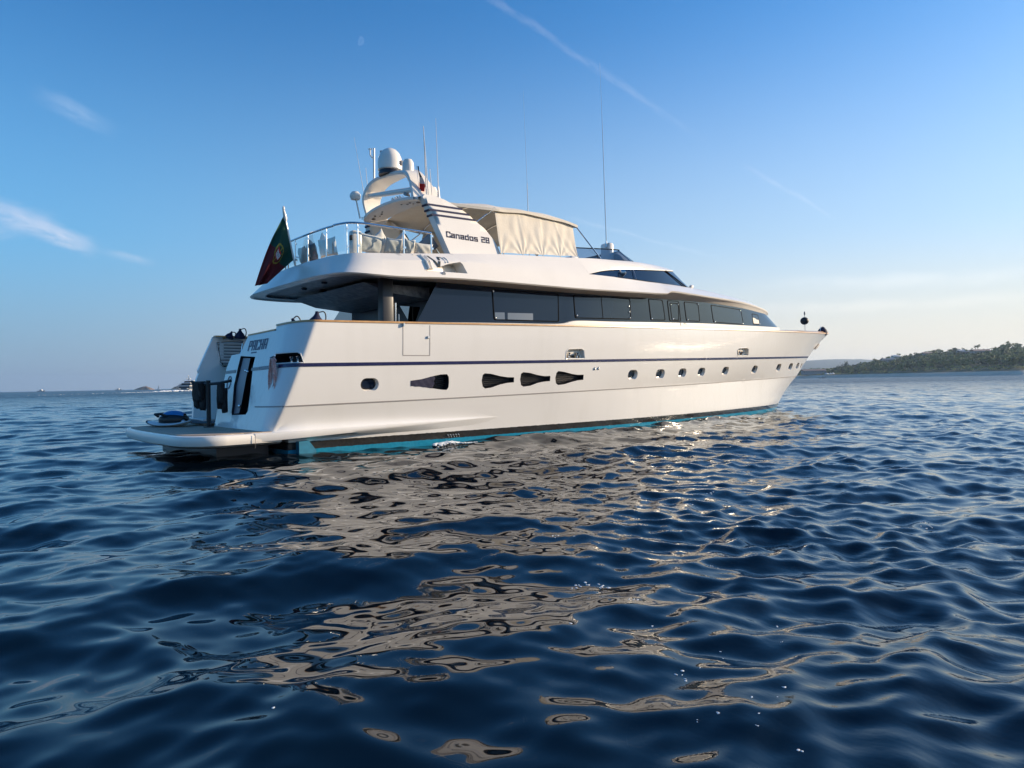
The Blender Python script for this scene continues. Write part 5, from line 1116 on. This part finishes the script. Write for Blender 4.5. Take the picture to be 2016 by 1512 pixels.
PL=[((2.86,-2.10,4.80),.86,.46,.22,.12,.25,'cushion','largest pale pillow, right of the white speaker box'),
 ((3.46,-2.12,4.81),.56,.40,.22,.05,.35,'cushion','plump pale pillow left of the middle rail post'),
 ((3.30,-1.75,5.00),.46,.46,.16,.2,.2,'cushion','pale pillow standing on its corner behind the plump one',.78),
 ((3.80,-1.95,4.97),.42,.42,.16,-.1,.3,'cushion','pointed pale pillow standing on a corner right of the middle rail post',.78),
 ((3.86,-2.22,4.80),.40,.42,.2,.1,.3,'cushion','small pale pillow directly behind the middle rail post'),
 ((4.30,-2.18,4.80),.66,.34,.22,.0,.35,'cushion','long low pale pillow in front of the blue grey one'),
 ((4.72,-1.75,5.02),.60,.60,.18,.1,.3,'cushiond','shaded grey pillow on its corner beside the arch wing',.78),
 ((2.22,-1.10,4.80),.80,.46,.2,-1.35,.2,'cushion','broad shaded pillow facing aft, left of the white speaker box'),
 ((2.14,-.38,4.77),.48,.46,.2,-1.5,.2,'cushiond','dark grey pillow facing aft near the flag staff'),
 ((2.34,-.62,5.0),.44,.44,.14,-1.5,.2,'cushion','pillow on its corner behind the dark grey one',.78),
 ((2.16,.22,4.80),.5,.44,.2,-1.6,.2,'cushion','shaded pillow just right of the flag staff'),
 ((2.4,.25,5.0),.42,.42,.14,-1.6,.2,'cushion','small upright pillow corner behind the flag staff side of the sofa',.78)]
for p in PL: pillow((p[0][0],p[0][1],p[0][2]+.03),p[1]*.86,p[2],p[3]*.9,*p[4:8],*(p[8:] or (0,)))
def fender(loc,tilt,label,s=1.,flip=False,low=-.62):
    e=empty('fender',loc,label,'fender','navy fenders stowed on deck along the rail'); q=Matrix.Rotation(tilt,3,'Y')
    prof=[(0,low)]+([(.12,-.58),(.19,-.45),(.20,-.2)] if low<-.5 else [(.18,low)])+[(.19,-.05),(.14,.06),(.075,.13),(.045,.19),(.04,.24),(.0,.25)]
    m=MB(); m.lathe([(r*s,z*s) for r,z in prof],(0,0,0),18,q@Vector((0,0,1))); m.build('body',M_['fender'],e)
    l=MB(); pts=[q@Vector((0,0,.22*s))]+[q@Vector((.04*s+.22*s*math.sin(t)*.8*(-1 if flip else 1),0,.22*s+.09*s*math.sin(2*t)*1.0-.16*s*t/2.4)) for t in np.linspace(.2,2.2,10)]
    l.tube(pts,.014,6).build('lanyard',M_['black'],e)
fender((1.10,-2.78,2.80),.12,'taller navy fender with rope loop on the starboard quarter rail')
fender((.74,-2.50,2.72),-.35,'lower navy fender tip with rope loop on the starboard quarter rail',.75)
fender((1.36,2.72,2.86),.05,'pointed dark fender on the port quarter rail beside the louvred panel',.8,False,-.10)
fender((1.08,2.72,2.84),.45,'leaning dark fender with a high rope arc on the port quarter rail',.6,False,-.10)
def bow_fender():
    e=empty('bow_fender',(30.0,-.05,3.68),'hooded navy fender cover on the bow tip','fender')
    m=MB(); m.lathe([(.22,-.1),(.24,.06),(.19,.17),(.11,.25),(.07,.30),(0,.32)],(0,0,0),18,(.28,0,1)); m.build('body',M_['fender'],e)
    MB().tube([(-.22,0,.08),(-.18,0,.28),(-.02,0,.38),(.10,0,.32)],.014,6).build('lanyard',M_['steelb'],e)
bow_fender()
def anchor_ball():
    e=empty('anchor_ball',(28.3,0,3.62),'black anchor ball hoisted on a thin line above the foredeck','day shape')
    MB().ell((-.04,0,.60),(.20,.20,.19),22,14).build('ball',M_['black'],e)
    MB().tube([(0,0,0),(-.02,0,.5)],.012,6).tube([(-.03,0,.74),(-.03,0,1.02)],.012,6).ell((-.02,0,.98),(.04,.04,.10)).build('line',M_['groove'],e)
anchor_ball()
def rope_coil():
    o=hpos(-.14,1.95,.10); e=empty('rope_coil',tuple(o),'hank of pale pink mooring rope hanging from the aft mooring port','rope'); rr=np.random.RandomState(2); m=MB()
    A=np.array([hpos(-.36,1.9,.05),hpos(.02,1.9,.05)]); tang=A[1]-A[0]; tang/=np.linalg.norm(tang); nrm=np.cross(tang,[0,0,1.]); 
    for k in range(13):
        L_=rr.uniform(.62,.80) if k<11 else (.98 if k==11 else .9); wd=rr.uniform(.10,.20); ph=rr.uniform(-.05,.05); off=rr.uniform(0,.07); pts=[]
        for t in np.linspace(0,2*math.pi,26)[:-1]:
            x=wd*math.sin(t)*(.55+.45*(1-math.cos(t))/2)+ph*(1-math.cos(t))/2+.012*math.sin(5*t+k); z=-.5*L_*(1-math.cos(t))
            pts.append(tang*x+nrm*(off*-1 if nrm@np.array([0,-1,0])<0 else off)+np.array([0,0,z+.03]))
        m.tube(pts,.015,6,True)
    m.tube([tang*(-.10)+np.array([0,0,-.02]),np.array([0,0,.06]),tang*.10+np.array([0,0,-.02])],.02,6)
    m.build('hank',M_['rope'],e)
    MB().tube([tang*-.06+np.array([0,.12,.06]),tang*.02+np.array([0,-.02,.10])],.025,6).build('hook',M_['steelb'],e)
rope_coil()
def rack():
    e=empty('drying_rack',(-.29,.20,.466),'black T shaped rack post standing on the swim platform','rack')
    MB().tube([(0,0,0),(0,-.02,1.12)],.05,10).lathe([(.12,0),(.12,.02),(.0,.03)],(0,0,0),14).build('post',M_['black'],e)
    MB().tube([(-.16,.74,1.10),(-.10,.42,1.05),(0,0,1.03),(.14,-.42,1.05),(.28,-.74,1.10)],.035,8).build('arm',M_['black'],e)
    return e
rack()
def suit(loc,wd,ln,seed,label,rz,split):
    rr=np.random.RandomState(seed); e=MB(); nx,nz=24,22
    def sheet(x0,x1,z0,z1,d,off=0):
        rows=[]; jag=[rr.uniform(-.05,.03) for _ in range(nx)]
        for i in range(nz+1):
            t=i/nz; row=[]; c=(x0+x1)/2; h=(x1-x0)/2*(.86+.14*math.sin(2.6*t+.5)+.04*math.sin(t*11+seed))
            for j in range(nx):
                a=2*math.pi*j/nx; row.append((c+h*math.copysign(abs(math.cos(a))**.6,math.cos(a)),off+d*math.sin(a)*(.45 if i in(0,nz) else 1)*(1+.3*math.sin(4*math.cos(a)*3+seed+t*3)),z0+(z1-z0)*t+(jag[j]+jag[(nx-j)%nx])*.5*t**4))
            rows.append(row)
        e.loft(rows,True,True)
    for a,b,z0,l,off in split: sheet(a*wd,b*wd,z0,-l*ln,.05,off)
    o=e.build('wetsuit',M_['neo'],None,smooth=60,loc=loc,label=label,cat='wetsuit',group='wetsuits drying on the rack'); o.rotation_euler=(0,0,rz)
    return o
ra=math.atan2(-1.45,.42)
suit((-.40,.62,1.54),.46,.60,1,'larger black wetsuit folded over the outer arm of the rack',ra,((-.5,.5,.03,.72,0),(-.5,-.06,.03,1.0,.05),(.0,.52,.03,1.07,.05),(.30,.58,.0,.62,-.05)))
suit((-.14,-.22,1.48),.34,.62,2,'narrower black wetsuit hanging from the inner arm of the rack',ra,((-.32,.42,.03,.7,0),(-.5,.0,-.1,.9,.04),(.05,.5,-.08,1.04,.04)))
def scooter():
    e=empty('water_scooter',(-.72,1.52,.62),'blue and black sea scooter lying on a board at the edge of the swim platform','water scooter',None,-.60)
    m=MB(); rows=[]
    for i in range(17):
        t=-1+2*i/16; wv=.36*(1-abs(t)**2.6)**.5; h=.15*(1-abs(t)**2.8)**.6; row=[]
        for j in range(22):
            a=2*math.pi*j/22; row.append((t*.36,wv*.75*math.copysign(abs(math.cos(a))**.8,math.cos(a)),h*math.copysign(abs(math.sin(a))**.9,math.sin(a))+(.02 if math.sin(a)>0 else 0)))
        rows.append(row)
    m.loft(rows,True,True).build('body',M_['blackp'],e)
    m=MB(); rows=[]
    for i in range(13):
        t=-.92+1.72*i/12; row=[]
        for j in range(11):
            s=-1+2*j/10; hw=.20*(1-abs(t)**3)**.5; row.append((t*.33,s*hw+.0,.055+.19*(1-abs(t)**2.2)**.6*(1-.55*abs(s)**2.5)))
        rows.append(row)
    m.loft(rows).build('top_shell',M_['bluep'],e,smooth=50)
    for s in(-1,1): MB().tube([(-.30,s*.16,.10),(-.36,s*.22,.16),(-.22,s*.26,.17),(-.08,s*.22,.10)],.035,8).build('handle',M_['blackp'],e)
    MB().ell((.33,.05,-.02),(.05,.10,.06)).ell((.28,-.17,-.03),(.06,.06,.05)).build('nozzle',M_['steelb'],e)
scooter()
def board(loc,L_,wd,rz,label,top,bot,rocker=.10,tilt=0):
    e=empty('board',loc,label,'board','boards on the swim platform',rz); n=20
    up=[];dn=[]
    for i in range(n+1):
        t=i/n*2-1; hw=wd/2*max(1-abs(t)**2.6,.0)**.6; z=rocker*abs(t)**2.5; up.append([(t*L_/2,s*hw,z+.045*(1-abs(s)**4)*(1-t**6)) for s in np.linspace(-1,1,9)]); dn.append([(t*L_/2,s*hw,z-.045*(1-abs(s)**2)*(1-t**6)) for s in np.linspace(-1,1,9)])
    for nm,r,mm in(('deck_pad',up,top),('hull',dn,bot)):
        o=MB().loft([[Vector(p) for p in q] for q in r]).build(nm,M_[mm],e,smooth=60)
    e.rotation_euler=(0,tilt,rz)
board((-.86,1.36,.515),1.25,.5,-.95,'short white board with upturned nose under the sea scooter','boardw','boardw',.10)
board((.02,1.05,.535),2.0,.55,-1.10,'long board with dark deck beside the rack post','boardg','boardw',.09)
board((-.98,2.0,.52),.6,.4,-.9,'short grey board end sticking out left under the sea scooter','boardg','boardg',.10)
def splash():
    rnd=np.random.RandomState(5); mb=MB()
    for i in range(120):
        u=rnd.uniform(); x=3.95+1.2*u; y=-2.86-abs(rnd.normal(0,.13))-.10; z=sea_z(x,y)+.01; r=rnd.uniform(.012,.05)*(1-.4*u); mb.ell((x,y,z+r*.4),(r*rnd.uniform(1,2.2),r*rnd.uniform(.8,1.6),r*.55),7,5)
    for u in(4.55,4.63,4.71,4.79,4.87):
        for k in range(3): z=.12-.012*k*k; mb.ell((u+rnd.normal(0,.004),-2.80-.02*k**.7,z),(.006+.003*rnd.uniform(),.006,.012),6,4)
    mb.build('splash_foam',M_['foam'],kind='stuff',weld=False)
splash()
# ------------------------------------------------------------------ haze
def haze():
    m=bpy.data.materials.new('haze air'); m.use_nodes=True; nt=m.node_tree; nt.nodes.remove(nt.nodes['Principled BSDF']); v=nt.nodes.new('ShaderNodeVolumePrincipled')
    v.inputs['Color'].default_value=(.58,.76,1,1); v.inputs['Density'].default_value=HAZE; v.inputs['Anisotropy'].default_value=.3
    nt.links.new(v.outputs[0],nt.nodes['Material Output'].inputs['Volume'])
    o=MB().box((0,0,83.5),(19000,19000,171)).build('haze',m,kind='stuff',smooth=0)
HAZE=.000095
haze()
